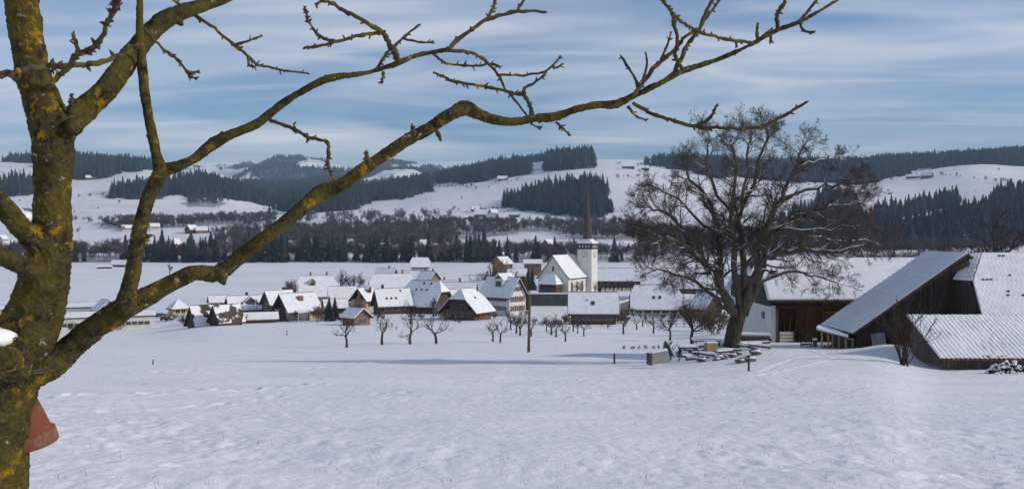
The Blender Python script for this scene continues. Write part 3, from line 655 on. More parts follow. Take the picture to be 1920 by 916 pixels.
# twigs: traced lines, (points), width at start, width at end, distance at start, distance at end
TW = [
 ([(840, 93), (864, 70), (913, 38), (969, 21), (1023, 23)], 9, 5, 2.62, 2.7), ([(969, 21), (983, 0), (1000, -30)], 5, 4, 2.68, 2.72), ([(913, 38), (922, 20), (929, 0), (935, -25)], 6, 4, 2.66, 2.7),
 ([(838, 94), (868, 97), (889, 101), (910, 115), (934, 140), (948, 168), (969, 192), (985, 213), (1000, 234), (1015, 239)], 7, 3, 2.62, 2.85),
 ([(934, 140), (960, 141), (987, 141), (1021, 134), (1039, 120), (1051, 105)], 5, 3.5, 2.7, 2.74), ([(1034, 126), (1045, 126), (1055, 120)], 4, 3, 2.73, 2.73),
 ([(812, 101), (833, 117), (857, 122), (892, 124), (924, 120), (936, 126)], 5, 4, 2.61, 2.55),
 ([(812, 136), (835, 145), (849, 152), (880, 157), (915, 163), (950, 171), (975, 178), (983, 180)], 5, 6, 2.66, 2.62), ([(997, 216), (993, 195), (983, 178), (985, 165), (1002, 155), (1022, 140)], 8, 4, 2.61, 2.63),
 ([(747, 118), (742, 102), (730, 82), (721, 65), (707, 54), (665, 30), (634, 14), (609, 2), (592, 9)], 13, 5, 2.57, 2.45), ([(609, 2), (600, -14)], 6, 5, 2.46, 2.44),
 ([(712, 63), (690, 64), (662, 70), (627, 79), (600, 86), (571, 90)], 7, 5, 2.52, 2.42), ([(629, 77), (602, 70), (581, 45), (575, 28), (571, 13)], 6, 4, 2.46, 2.4),
 ([(705, 131), (725, 101), (739, 87), (759, 68), (786, 47)], 6, 4.5, 2.56, 2.64), ([(756, 72), (784, 79), (812, 80)], 5, 3.5, 2.6, 2.62), ([(720, 135), (718, 145), (716, 155)], 6, 3, 2.55, 2.54),
 ([(505, 224), (515, 228), (550, 241), (578, 257), (610, 264), (616, 275), (615, 307), (620, 325), (628, 342)], 7, 6, 2.47, 2.38), ([(552, 240), (551, 231)], 5, 4, 2.45, 2.45), ([(576, 257), (576, 266)], 5, 3, 2.44, 2.44),
 ([(1187, 192), (1215, 210), (1236, 218), (1271, 229), (1305, 238), (1344, 240), (1375, 241), (1417, 239), (1445, 231), (1480, 211), (1513, 191)], 8, 5, 2.72, 2.6), ([(1309, 236), (1330, 222), (1338, 210), (1344, 198)], 6, 5, 2.68, 2.66),
 ([(1178, 200), (1194, 218), (1211, 225)], 6, 3, 2.72, 2.7), ([(1043, 229), (1055, 241), (1068, 252)], 6, 3, 2.65, 2.63), ([(1186, 180), (1198, 165), (1196, 157), (1180, 129), (1164, 106)], 6, 4, 2.73, 2.78), ([(1205, 156), (1213, 122), (1211, 101)], 6, 3.5, 2.74, 2.78),
 ([(1190, 178), (1201, 161), (1232, 122), (1264, 94), (1285, 70), (1301, 58)], 8, 6, 2.74, 2.86), ([(1239, 113), (1253, 80), (1258, 62)], 5, 4, 2.79, 2.82),
 ([(1262, 142), (1275, 115), (1292, 80), (1311, 56), (1323, 24), (1337, 0), (1350, -30)], 9, 6, 2.78, 2.86), ([(1312, 50), (1326, 32), (1337, 17), (1349, 0), (1360, -25)], 5, 4, 2.83, 2.88),
 ([(1282, 132), (1270, 115), (1266, 101), (1270, 73), (1264, 45), (1258, 22), (1243, 0), (1230, -24)], 7, 6, 2.78, 2.7), ([(1262, 28), (1280, 42), (1299, 54), (1320, 63), (1354, 72), (1385, 77), (1410, 80)], 6, 6, 2.73, 2.88),
 ([(1459, 54), (1457, 31), (1464, 15), (1472, 2), (1474, -25)], 8, 6, 2.91, 2.9), ([(1494, 43), (1515, 21), (1531, 0), (1545, -25)], 6, 4, 2.93, 2.96), ([(1500, 44), (1508, 58), (1526, 61)], 6, 5, 2.93, 2.9), ([(1420, 76), (1420, 47)], 7, 5, 2.89, 2.89), ([(1424, 74), (1445, 56)], 5, 4, 2.89, 2.87), ([(1444, 66), (1446, 78)], 5, 5, 2.9, 2.9), ([(1380, 74), (1381, 87)], 4, 4, 2.86, 2.86),
 ([(-30, 148), (0, 141), (28, 136), (60, 128), (90, 123), (140, 122), (175, 119), (216, 108), (240, 96), (258, 84)], 13, 9, 2.1, 2.36), ([(92, 162), (108, 146), (146, 105), (181, 85), (201, 45), (216, 15), (224, -4), (235, -40)], 11, 7, 2.15, 2.0), ([(150, 102), (143, 85), (137, 62)], 9, 7, 2.1, 2.08), ([(90, 138), (105, 126)], 6, 5, 2.15, 2.12),
 ([(131, 212), (133, 196), (135, 177)], 10, 6, 2.3, 2.28), ([(270, 52), (296, 82), (327, 108), (352, 133), (372, 135)], 6, 4.5, 2.42, 2.5), ([(348, 130), (356, 144), (368, 147)], 5, 4, 2.48, 2.5),
 ([(300, -25), (322, -2), (367, 30), (402, 53), (442, 87), (467, 106), (480, 120), (502, 126), (540, 133), (578, 138)], 7, 4, 2.7, 2.9), ([(440, 85), (468, 76), (490, 68)], 5, 4, 2.78, 2.8), ([(465, 105), (468, 122), (480, 124)], 5, 4, 2.8, 2.8),
 ([(692, 308), (690, 298), (686, 285)], 10, 8, 2.45, 2.44), ([(775, 254), (773, 236)], 10, 6, 2.49, 2.48), ([(820, 247), (825, 262)], 9, 6, 2.51, 2.5), ([(258, 455), (272, 450), (283, 440)], 9, 6, 2.36, 2.33),
]
rg = random.Random(3)
def bud(mb, p, d, ln):
    v, f = tube([p, p + d * ln * .45, p + d * ln], [ln * .16, ln * .26, ln * .04], 5); mb.add(v, f)
for i, (pts, w0, w1, d0, d1) in enumerate(TW):
    n = len(pts); ln = bline([(x, y, w0 + (w1 - w0) * k / (n - 1)) for k, (x, y) in enumerate(pts)], d0, d1, 0.006, i)
    s = smooth_line(ln, 5); L = []
    for k, (p, r) in enumerate(s):
        j = 0.22 * r if 0 < k < len(s) - 1 else 0
        L.append((p + Vector((rg.gauss(0, j), rg.gauss(0, j), rg.gauss(0, j))), r * rg.uniform(0.84, 1.16) * (1.35 if rg.random() < 0.10 else 1)))
    b = MB(); v, f = tube([p for p, r in L], [r for p, r in L], 7); b.add(v, f)
    for k in range(2, len(L) - 1):                     # short fruiting spurs
        if rg.random() < 0.30:
            p, r = L[k]; d = (L[k + 1][0] - p).normalized(); sd = d.cross(Vector((rg.gauss(0, .4), 1, rg.gauss(0, .4)))).normalized() * rg.choice((-1, 1))
            e = p + (sd + d * 0.6).normalized() * rg.uniform(0.006, 0.017); v, f = tube([p, e], [r * 0.7, r * 0.45], 5); b.add(v, f)
    tw = b.build('twig', M['twig_bark'], frt, True)
    b = MB(); p, r = L[-1]; d = (p - L[-2][0]).normalized()
    big = i in (38, 39, 36)
    for k in range(4 if not big else 7):
        bud(b, p - d * rg.uniform(0, .006), (d + Vector((rg.gauss(0, .45), rg.gauss(0, .45), rg.gauss(0, .45)))).normalized(), rg.uniform(0.006, 0.011) * (1.5 if big else 1))
    for k in range(3, len(L) - 2):
        if rg.random() < (0.16 if not big else 0.3):
            p, r = L[k]; d = (L[k + 1][0] - p).normalized()
            for _ in range(3 if not big else 6): bud(b, p, (d * .6 + Vector((rg.gauss(0, .7), rg.gauss(0, .7), rg.gauss(0, .7)))).normalized(), rg.uniform(0.006, 0.010) * (1.5 if big else 1) + r)
    b.build('buds', M['bud'], tw)['kind'] = 'stuff'
# wire tied round the trunk, with the cut stub's snow cushions
b = MB(); c = P(40, 655, 2.3) - T0
ring = [c + Vector((math.cos(a) * 0.096, math.sin(a) * 0.096, 0.018 * math.sin(a * 2 + .6) - 0.05 * math.cos(a))) for a in [k * math.pi / 12 for k in range(25)]]
v, f = tube(ring, [0.0022] * 25, 5); b.add(v, f); v, f = tube([p + Vector((0, 0, .007)) for p in ring], [0.002] * 25, 5); b.add(v, f)
v, f = tube([P(x, y, d) - T0 for x, y, d in ((8, 640, 2.14), (30, 632, 2.17), (36, 655, 2.18), (34, 690, 2.17), (40, 720, 2.18))], [0.002] * 5, 5); b.add(v, f)
b.build('wire', M['iron'], frt)
def cushion(name, c, rx, ry, rz, parent, seed, mat='snow'):
    n = 14; V = []; Fc = []
    for i in range(n + 1):
        th = math.pi * i / n
        for k in range(n):
            a = 2 * math.pi * k / n; j = 1 + 0.18 * math.sin(3 * a + seed) * math.sin(th * 2 + seed) + 0.08 * math.sin(7 * a + th * 5)
            V.append(c + Vector((math.sin(th) * math.cos(a) * rx * j, math.sin(th) * math.sin(a) * ry * j, math.cos(th) * rz * j)))
    for i in range(n):
        for k in range(n): Fc.append((i * n + k, (i + 1) * n + k, (i + 1) * n + (k + 1) % n, i * n + (k + 1) % n))
    return mk(name, V, Fc, M[mat], parent, True)
cushion('snow_cushion', P(47, 407, 2.27) - T0, 0.030, 0.04, 0.020, frt, 1)
cushion('snow_cushion', P(-8, 634, 2.14) - T0, 0.034, 0.05, 0.024, frt, 2)
# flower pot hung upside down behind the trunk
ft = empty('flower_pot', P(60, 832, 2.36)); tag(ft, 'upturned terracotta flower pot hanging behind the lichen covered trunk', 'flower pot')
k_ = 2.36 / F
prof = [(29, 87), (31, 88), (45.5, 28), (50, 27), (52, 25.5), (54.5, 2), (53, 0), (48, 0), (47, 4), (44, 24), (27, 84)]
n = 40; V = []; Fc = []
for r, z in prof:
    for k in range(n):
        a = 2 * math.pi * k / n; V.append((r * k_ * math.cos(a) * (1 + 0.006 * math.sin(5 * a)), r * k_ * math.sin(a), z * k_))
for i in range(len(prof) - 1):
    for k in range(n): Fc.append((i * n + k, i * n + (k + 1) % n, (i + 1) * n + (k + 1) % n, (i + 1) * n + k))
V.append((0, 0, 90 * k_)); Fc += [(len(V) - 1, (k + 1) % n, k) for k in range(n)]
o = mk('pot_body', V, Fc, M['pot'], ft, True)
b = MB(); b.bar((0, 0, 80 * k_), (-0.02, -0.02, 150 * k_), 0.0022, 5); b.build('hanging_cord', M['iron'], ft)
ft.scale = (.9, .9, .95); ft.location.x -= .004; ft.rotation_euler = (math.radians(10), math.radians(-7), 0)
# ------------------------------------------------------------------ old walnut tree beside the barn
wt0 = hit(1385, 655, 40, 80); wt = empty('walnut_tree', wt0)
tag(wt, 'large bare spreading walnut tree with snow on its limbs beside the barn', 'tree')
WY = wt0.y
rg = random.Random(12); out = []
def wl(pts, w0, w1, dy):
    n = len(pts); L = [(P(x, y, WY + dy * k / (n - 1)) - wt0, (w0 + (w1 - w0) * k / (n - 1)) * .30 / F * WY) for k, (x, y) in enumerate(pts)]
    s = smooth_line(L, 3); return [p for p, r in s], [r for p, r in s]
b = MB()
tp = wl([(1366, 682), (1370, 655), (1376, 622), (1383, 597), (1389, 575)], 52, 44, 0)
tp = (tp[0], [r * (1.22 if i < 2 else 1.05 if i < 4 else 1) for i, r in enumerate(tp[1])])
v, f = tube(*tp, 14); b.add(v, f)
GUIDE = [([(1388, 600), (1370, 565), (1345, 530), (1322, 495), (1295, 470), (1260, 452), (1225, 448)], 30, 7, -2.5),
         ([(1386, 600), (1360, 560), (1352, 500), (1350, 440), (1335, 384), (1300, 338), (1282, 310)], 26, 6, 2.5),
         ([(1390, 590), (1378, 520), (1374, 450), (1372, 393), (1378, 328), (1372, 273)], 24, 6, -1.0),
         ([(1392, 590), (1396, 520), (1390, 450), (1388, 403), (1410, 338), (1430, 282), (1440, 249)], 24, 6, 3),
         ([(1394, 590), (1412, 540), (1420, 490), (1438, 430), (1462, 375), (1490, 319), (1505, 277)], 30, 6, -2),
         ([(1396, 585), (1420, 530), (1430, 490), (1465, 478), (1510, 470), (1560, 476), (1610, 462)], 24, 7, -2.5),
         ([(1400, 560), (1430, 500), (1450, 440), (1490, 407), (1540, 393), (1590, 384), (1620, 379)], 20, 5, 3),
         ([(1375, 575), (1340, 520), (1300, 470), (1270, 420), (1235, 393), (1210, 389)], 18, 5, 4),
         ([(1372, 570), (1330, 550), (1290, 520), (1250, 505), (1215, 500)], 14, 4, -3),
         ([(1398, 560), (1440, 520), (1490, 510), (1530, 515), (1570, 530)], 14, 4, 2),
         ([(1352, 440), (1320, 420), (1270, 375), (1235, 352)], 13, 4, 0.5), ([(1462, 375), (1510, 356), (1560, 347), (1590, 338)], 12, 4, 0.5), ([(1374, 403), (1340, 347), (1325, 300), (1330, 263)], 12, 4, -2),
         ([(1438, 430), (1480, 430), (1540, 430), (1600, 425)], 12, 4, -4), ([(1388, 403), (1400, 347), (1400, 291), (1408, 254)], 12, 4, -3), ([(1490, 319), (1530, 300), (1555, 300)], 9, 4, 1),
         ([(1322, 495), (1280, 440), (1240, 420), (1200, 430)], 12, 4, -2), ([(1396, 500), (1440, 455), (1500, 440), (1560, 450), (1640, 455)], 14, 4, 4)]
limbs = []
for pts, w0, w1, dy in GUIDE:
    lp, lr = wl(pts, w0, w1, dy)
    for i in range(2, len(lp) - 1): lp[i] = lp[i] + Vector((rg.gauss(0, .10), rg.gauss(0, .12), rg.gauss(0, .10)))
    limbs.append((lp, lr, 0))
    n = len(lp)
    for i in range(5, n):
        for _ in range(rg.choice((2, 2, 3)) if i < n - 1 else 4):
            d = (lp[i] - lp[i - 1]).normalized(); sd = d.cross(Vector((rg.gauss(0, 1), rg.gauss(0, 1), rg.gauss(0, 1)))).normalized(); a = rg.uniform(0.45, 1.1)
            nd = (d * math.cos(a) + sd * math.sin(a)).normalized()
            low = lp[i].z < 5.2
            grow(rg, lp[i], nd, rg.uniform(1.2, 2.3) * (1.15 - 0.45 * i / n), max(0.022, lr[i] * 0.45), 1, 4, out, -0.03 if low else 0.055, (4, 6), 0.58, 0.0062, 0.20, (0.4, 0.95), 6)
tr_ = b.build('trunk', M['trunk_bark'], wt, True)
for lp, lr, _ in limbs:
    v, f = tube(lp, lr, 9); mk('limb', v, f, M['bark'], wt, True)
obj('crown', branch_mesh('crown', out, M['bark'], (6, 5, 4, 3, 3)), wt)
sb = MB()                                              # snow lying on the upper side of the flatter limbs
for pts, rad, lvl in limbs + [o_ for o_ in out if o_[2] <= 2]:
    run = []
    for k in range(len(pts) + 1):
        ok = False
        if k < len(pts):
            d = (pts[min(k + 1, len(pts) - 1)] - pts[max(k - 1, 0)]).normalized(); ok = abs(d.z) < 0.78 and rg.random() < 0.86 and rad[k] > 0.016
        if ok: run.append((pts[k] + Vector((0, 0, rad[k] * 0.82)), min(0.055, rad[k] * 0.62 + 0.006)))
        else:
            if len(run) > 1:
                v, f = tube([p for p, r in run], [r * (0.5 if j in (0, len(run) - 1) else 1) for j, (p, r) in enumerate(run)], 5); sb.add(v, f)
            run = []
sb.build('snow', M['snow'], wt, True)['kind'] = 'stuff'
cushion('snow_cushion', P(1388, 586, WY - 0.1) - wt0, 0.30, 0.3, 0.30, wt, 3)

LMK = [(200, 'white factory hall'), (334, 'little yellow house'), (385, 'patchy roofed dark cottage'), (424, 'bare roofed dark cottage'), (488, 'low snowy shed roof'), (557, 'conservatory house'), (668, 'brick carport'), (735, 'skylight house'), (798, 'broad dark barn'), (876, 'half-hipped farmhouse'), (944, 'tall white house'), (991, 'utility pole'), (1030, 'dark retaining wall'), (1112, 'red-brown timber house'), (1229, 'half-timbered house'), (1324, 'small dark barn')]
NTH = ('first', 'second', 'third', 'fourth', 'fifth', 'sixth', 'seventh', 'eighth', 'ninth', 'tenth')
def nth_labels(items, what, prep):                     # one label per thing: nearest building + count from the left
    near = [min(LMK, key=lambda l: abs(l[0] - it[0]))[1] for it in items]; out = []
    for i, it in enumerate(items):
        mates = sorted(j for j in range(len(items)) if near[j] == near[i]); mates.sort(key=lambda j: items[j][0])
        out.append('%s %s the %s' % (what, prep, near[i]) + (', %s from the left' % NTH[mates.index(i)] if len(mates) > 1 else ''))
    return out
# ------------------------------------------------------------------ orchard and village trees
def orchard_proto(seed, h, kids=(4, 6), open_=True):
    rg = random.Random(seed); out = []
    th = h * rg.uniform(0.26, 0.36); tr = [Vector((0, 0, -0.3)), Vector((rg.gauss(0, .05), rg.gauss(0, .05), th * .5)), Vector((rg.gauss(0, .1), rg.gauss(0, .1), th))]
    trunk = (tr, [h * .042, h * .034, h * .030], 0)
    for k in range(rg.randint(5, 7)):
        a = k * 2.4 + rg.uniform(-.4, .4); e = rg.uniform(0.35, 1.15); d = Vector((math.cos(a) * math.cos(e), math.sin(a) * math.cos(e), math.sin(e)))
        grow(rg, tr[2] - Vector((0, 0, rg.uniform(0, .25))), d, h * rg.uniform(.34, .5), h * .017, 1, 3, out, 0.17, kids, 0.55, 0.013, 0.26, (0.4, 1.1), 6)
    sc = h / max(p.z for pts, r, l in out for p in pts)
    trunk = ([p * sc for p in tr], [r * sc for r in trunk[1]], 0); out = [([p * sc for p in pts], [r * max(1, sc * .8) for r in rr], l) for pts, rr, l in out]
    return branch_mesh('orchard_trunk', [trunk], M['orchard_bark'], (8,)), branch_mesh('orchard_crown', out, M['orchard_bark'], (5, 5, 4, 3))
OP = [orchard_proto(500 + k, 5.0) for k in range(5)] + [orchard_proto(520 + k, 5.0, (6, 9)) for k in range(3)]
def fruit(x, y, hpx, k, label, group=None, lo=20, hi=900, rz=None, name='orchard_tree', Y=None):
    p = hit(x, y, lo, hi)
    if Y:
        p = Vector(((x - 960) / F * Y, Y, gz((x - 960) / F * Y, Y)))
        hpx += max(0, HOR - F * p.z / Y - y)
    s = hpx * (1.18 if name == 'orchard_tree' else 1) / F * p.y / 5.0
    e = empty(name, p, rz if rz is not None else x * 0.37); e.scale = (s, s, s); tag(e, label, 'tree', group)
    obj('trunk', OP[k][0], e); obj('crown', OP[k][1], e); return e
fruit(650, 651, 48, 0, 'slim bare orchard tree, leftmost of the four in the front row')
fruit(716, 646, 48, 1, 'bare orchard tree, second from the left of the front four')
fruit(769, 645, 50, 2, 'bare orchard tree, third from the left of the front four')
fruit(818, 644, 52, 3, 'broadest bare orchard tree, rightmost of the front four')
fruit(924, 640, 34, 1, 'small bare orchard tree, left one of the pair before the white house')
fruit(938, 642, 40, 4, 'small bare orchard tree, right one of the pair before the white house')
YT = ((958, 618, 36, 5), (968, 625, 36, 6), (975, 629, 34, 7), (1025, 622, 28, 5), (1034, 627, 34, 6), (1043, 632, 32, 2), (1060, 640, 30, 1), (1075, 621, 26, 7), (1083, 625, 26, 5), (1095, 630, 30, 0), (1169, 626, 34, 1), (1194, 618, 28, 3), (1225, 625, 34, 6), (1205, 612, 26, 2), (996, 630, 34, 4))
for (x, y, h, k), lb in zip(YT, nth_labels(YT, 'young bare fruit tree', 'below')):
    fruit(x, y, h, k, lb, 'young orchard trees below the church')
fruit(770, 607, 40, 6, 'bare tree beside the brick carport'); fruit(812, 594, 36, 5, 'bare tree in front of the big dark barn'); fruit(853, 602, 36, 4, 'bare tree before the half-hipped farmhouse')
fruit(427, 608, 26, 5, 'small bare tree between the dark cottages'); fruit(475, 604, 30, 6, 'bare tree beside the low snowy shed roof')
fruit(318, 515, 20, 5, 'lone bare tree far out in the snowy field', lo=300)
fruit(640, 540, 30, 6, 'round bare tree left of the big snowy roof', lo=200, Y=400); fruit(658, 542, 24, 7, 'low bare tree beside the round bare one', Y=390); fruit(675, 540, 26, 5, 'dense bare tree behind the timber chalet', Y=380); fruit(545, 548, 18, 7, 'bare bush beside the dormer house', Y=330)
for x, y, h, lb in ((1062, 551, 26, 'knobbly pollarded tree at the corner of the church nave'), (1089, 551, 22, 'knobbly pollarded tree before the left foot of the church tower'), (1116, 551, 22, 'knobbly pollarded tree before the right foot of the church tower'), (988, 545, 22, 'knobbly pollarded tree at the gable of the tall white house')):
    fruit(x, y, h, 6, lb, 'pollarded trees by the church', Y=289 if x > 1000 else 275)
fruit(915, 525, 28, 5, 'bare tree behind the ridge of the white house', Y=360); fruit(945, 522, 26, 6, 'bare tree behind the white house gable', Y=350); fruit(1298, 612, 42, 5, 'bare tree over the rail fence', Y=110)
fruit(1256, 615, 30, 5, 'bare shrub tree before the half-timbered house', Y=150); fruit(1850, 478, 66, 5, 'leafless tree behind the tiled barn roof', Y=190)
fruit(1645, 490, 40, 6, 'leafless tree beyond the long barn roof', Y=210)

def spruce(x, y, hpx, k, label, group=None, Y=None, rz=0, lo=100):
    p = hit(x, y, lo, 3000)
    if Y:
        p = Vector(((x - 960) / F * Y, Y, gz((x - 960) / F * Y, Y)))
        hpx += max(0, HOR - F * p.z / Y - y)
    s = hpx / F * p.y; e = empty('spruce_tree', p, rz); e.scale = (s, s, s); tag(e, label, 'tree', group)
    obj('crown', SPM[k], e); obj('trunk', SPT, e); return e
SPM = [spruce_mesh('spruce_crown', 700 + k, 16, 12, 1.0, 0.17 + 0.03 * k) for k in range(4)]
_b = MB(); _b.bar((0, 0, -0.03), (0, 0, 0.9), 0.016, 7, 0.003); SPT = _b.mesh('spruce_trunk', M['bark'])
spruce(617, 602, 50, 2, 'left one of two small spruces beside the conservatory house'); spruce(628, 600, 46, 3, 'right one of two small spruces beside the conservatory house')
spruce(1192, 537, 42, 3, 'dark spruce behind the cemetery'); spruce(812, 520, 20, 3, 'small dark conifer behind the orange timber house', Y=470)
spruce(998, 535, 34, 3, 'broad dark evergreen behind the white house', Y=330); spruce(990, 532, 30, 3, 'smaller dark evergreen behind the white house', Y=335)
rg = random.Random(5); x = 235.0
while x < 1200:
    dense = 1.6 if x < 450 else 1.3 if x < 920 else 0.5
    spruce(x, 491, (24 + 40 * rg.random() ** 0.8) * (1 if x < 920 else 0.85), rg.randint(0, 3), 'tall dark spruce in the row along the river', 'spruces along the river', Y=rg.uniform(880, 935), rz=rg.uniform(0, 6))
    x += (rg.uniform(3, 9) if rg.random() < .72 else rg.uniform(14, 30)) / dense
for x in (140, 158, 20, -5): spruce(x, 490, rg.uniform(30, 44), rg.randint(0, 3), 'tall dark spruce in the row along the river', 'spruces along the river', Y=895)
for x, y, h, lb in ((270, 426, 16, 'small spruce above the long low house at the left slope'), (238, 424, 12, 'tiny spruce left of the long low hillside house'), (302, 426, 20, 'spruce behind the pale hillside house'), (460, 418, 18, 'taller spruce of the two beside the far hut'), (505, 404, 22, 'tall lone spruce where the side valley opens'), (467, 420, 12, 'shorter spruce of the two beside the far hut'), (390, 436, 16, 'dark spruce at the right end of the chalet barn')):
    spruce(x, y, h, 2, lb, 'single spruces by the hillside farms', lo=950)
# multi-stemmed shrubs beside the sheds
def shrub(x, y, hpx, label, seed, n=12, Y=None, spread=.5, name='bare_shrub'):
    p = hit(x, y, 20, 300)
    if Y: p = Vector(((x - 960) / F * Y, Y, gz((x - 960) / F * Y, Y)))
    h = hpx / F * p.y; rg = random.Random(seed); out = []
    for k in range(n):
        a = rg.uniform(0, 6.28); t = rg.uniform(0.08, spread); d = Vector((math.cos(a) * t, math.sin(a) * t, 1)).normalized()
        grow(rg, Vector((rg.gauss(0, .12), rg.gauss(0, .12), -.1)), d, h * rg.uniform(.6, .95), 0.030, 1, 3, out, 0.05, (4, 6), 0.42, 0.0085, 0.12, (0.25, 0.7), 6)
    e = empty(name, p); tag(e, label, 'shrub'); obj('stems', branch_mesh('stems', out, M['bush_bark'], (5, 5, 4, 3)), e); return e
shrub(1695, 690, 118, 'tall bare many-stemmed shrub in front of the low shed', 4, 20, 45.2, .5)
shrub(1255, 640, 34, 'brown leafless bush behind the green tub', 8, 9, 60, .4)
shrub(1172, 610, 30, 'brown garden bush beside the red timber house', 9, 8, 190, .6); shrub(1140, 613, 18, 'low round bush before the red timber house', 10, 10, 185, .8)
for x in (1168, 1184, 1199, 1211, 1225, 1236): shrub(x, 636, 9, 'snowy tuft of dead stalks in the garden row', x, 7, 118, .7, 'stalk_tuft')['group'] = 'garden stalks in a row'

BUSH = []
for k in range(5):
    rg = random.Random(900 + k); out = []
    for j in range(9):
        a = rg.uniform(0, 6.28); t_ = rg.uniform(.1, .9); grow(rg, Vector((rg.gauss(0, .08), rg.gauss(0, .08), -.05)), Vector((math.cos(a) * t_, math.sin(a) * t_, 1)).normalized(), rg.uniform(.6, .9), .016, 1, 3, out, .04, (5, 8), .5, .006, .14, (.3, .9), 5)
    BUSH.append(branch_mesh('bush_twigs', out, M['bush_bark'], (4, 4, 3, 3)))
GB = ((604, 601, 40), (596, 603, 28), (432, 606, 22), (470, 604, 24), (462, 606, 16), (508, 604, 12), (540, 604, 9), (548, 547, 22), (350, 606, 22), (342, 608, 18), (640, 604, 18), (708, 600, 18), (720, 600, 14), (775, 598, 20), (790, 600, 16), (826, 598, 22), (836, 603, 18), (896, 600, 16), (905, 597, 18), (926, 597, 14), (985, 592, 16),
    (1060, 606, 18), (1066, 608, 20), (1052, 612, 18), (1158, 606, 26), (1163, 602, 32), (1178, 600, 26), (1282, 596, 26), (1292, 600, 30), (1302, 606, 36), (1312, 612, 42), (1322, 618, 46), (1332, 622, 48), (1344, 626, 46), (1350, 618, 50), (1240, 600, 18), (1262, 602, 18), (1210, 602, 14), (1275, 598, 14), (310, 602, 16), (325, 600, 16), (120, 620, 24), (134, 621, 18), (225, 618, 16),
    (1000, 606, 12), (1018, 610, 14), (1040, 612, 16), (1128, 611, 9), (680, 604, 10), (860, 606, 10))
GL = nth_labels(GB, 'leafless brown bush', 'beside')
for i, (x, y, h) in enumerate(GB):
    p = hit(x, y, 60, 500); s_ = h / F * p.y
    e = empty('garden_bush', p, i * 1.3); e.scale = (s_, s_, s_); tag(e, GL[i], 'bush', 'leafless garden bushes'); obj('twigs', BUSH[i % 5], e)
# ------------------------------------------------------------------ village houses
def extrude_z(verts, faces, dz):                       # thick sheet: top = verts, bottom = verts lowered by dz
    n = len(verts); V = [tuple(v) for v in verts] + [(v[0], v[1], v[2] - dz) for v in verts]
    Fc = [tuple(f) for f in faces] + [tuple(i + n for i in reversed(f)) for f in faces]
    ed = {}
    for f in faces:
        for a, b_ in zip(f, f[1:] + f[:1]): ed[(a, b_)] = 1
    Fc += [(b_, a, a + n, b_ + n) for (a, b_) in ed if (b_, a) not in ed]
    return V, Fc
def roof_shape(kind, L, D, H, R, e, o, up=0.0, cut=0.42):
    hx = L / 2 + e; hy = D / 2 + o; z0 = H - o * R / (D / 2) + up; z1 = H + R + up
    if kind == 'gable':
        V = [(-hx, -hy, z0), (hx, -hy, z0), (hx, 0, z1), (-hx, 0, z1), (hx, hy, z0), (-hx, hy, z0)]
        return V, [(0, 1, 2, 3), (3, 2, 4, 5)]
    if kind == 'hip':
        rx = max(hx - hy, 0.02)
        V = [(-hx, -hy, z0), (hx, -hy, z0), (hx, hy, z0), (-hx, hy, z0), (-rx, 0, z1), (rx, 0, z1)]
        return V, [(0, 1, 5, 4), (1, 2, 5), (2, 3, 4, 5), (3, 0, 4)]
    # half-hipped
    t = 1 - cut; vy = hy * cut; vz = z0 + (z1 - z0) * t; rx = hx - hy * cut * 0.75
    V = [(-hx, -hy, z0), (hx, -hy, z0), (hx, -vy, vz), (rx, 0, z1), (-rx, 0, z1), (-hx, -vy, vz), (hx, vy, vz), (hx, hy, z0), (-hx, hy, z0), (-hx, vy, vz)]
    return V, [(0, 1, 2, 3, 4, 5), (7, 8, 9, 4, 3, 6), (2, 6, 3), (9, 5, 4)]
WMESH = {}
def window(parent, face, u, z, w, h, L, D, shutter=None, mull=True):
    key = (round(w, 1), round(h, 1), shutter)
    w, h = max(round(w, 1), .3), max(round(h, 1), .3)
    if key not in WMESH:
        fr = MB(); t = min(0.08, w * .1)
        fr.box((-w / 2, 0, 0), (t, .10, h)); fr.box((w / 2, 0, 0), (t, .10, h)); fr.box((0, 0, h / 2), (w + t * .9, .11, t)); fr.box((0, 0, -h / 2), (w + t * 1.2, .14, t))
        fr.box((0, 0, 0), (t * .6, .07, h - t))
        pn = MB(); pn.box((0, .03, 0), (w, .04, h))
        sh = MB()
        if shutter: sh.box((-w * .78, 0, 0), (w * .5, .07, h)), sh.box((w * .78, 0, 0), (w * .5, .07, h))
        WMESH[key] = (fr.mesh('window', M['white_paint' if shutter else 'frame_paint']), pn.mesh('pane', M['glass']), sh.mesh('shutter', M[shutter]) if shutter else None)
    a, b_, c = WMESH[key]
    if face == 'F': loc, rz = (u, -D / 2 - .03, z), 0
    elif face == 'R': loc, rz = (L / 2 + .03, u, z), math.pi / 2
    elif face == 'L': loc, rz = (-L / 2 - .03, u, z), -math.pi / 2
    else: loc, rz = (u, D / 2 + .03, z), math.pi
    o = obj('window', a, parent, loc, rz); obj('pane', b_, o)
    if c: obj('shutter', c, o)
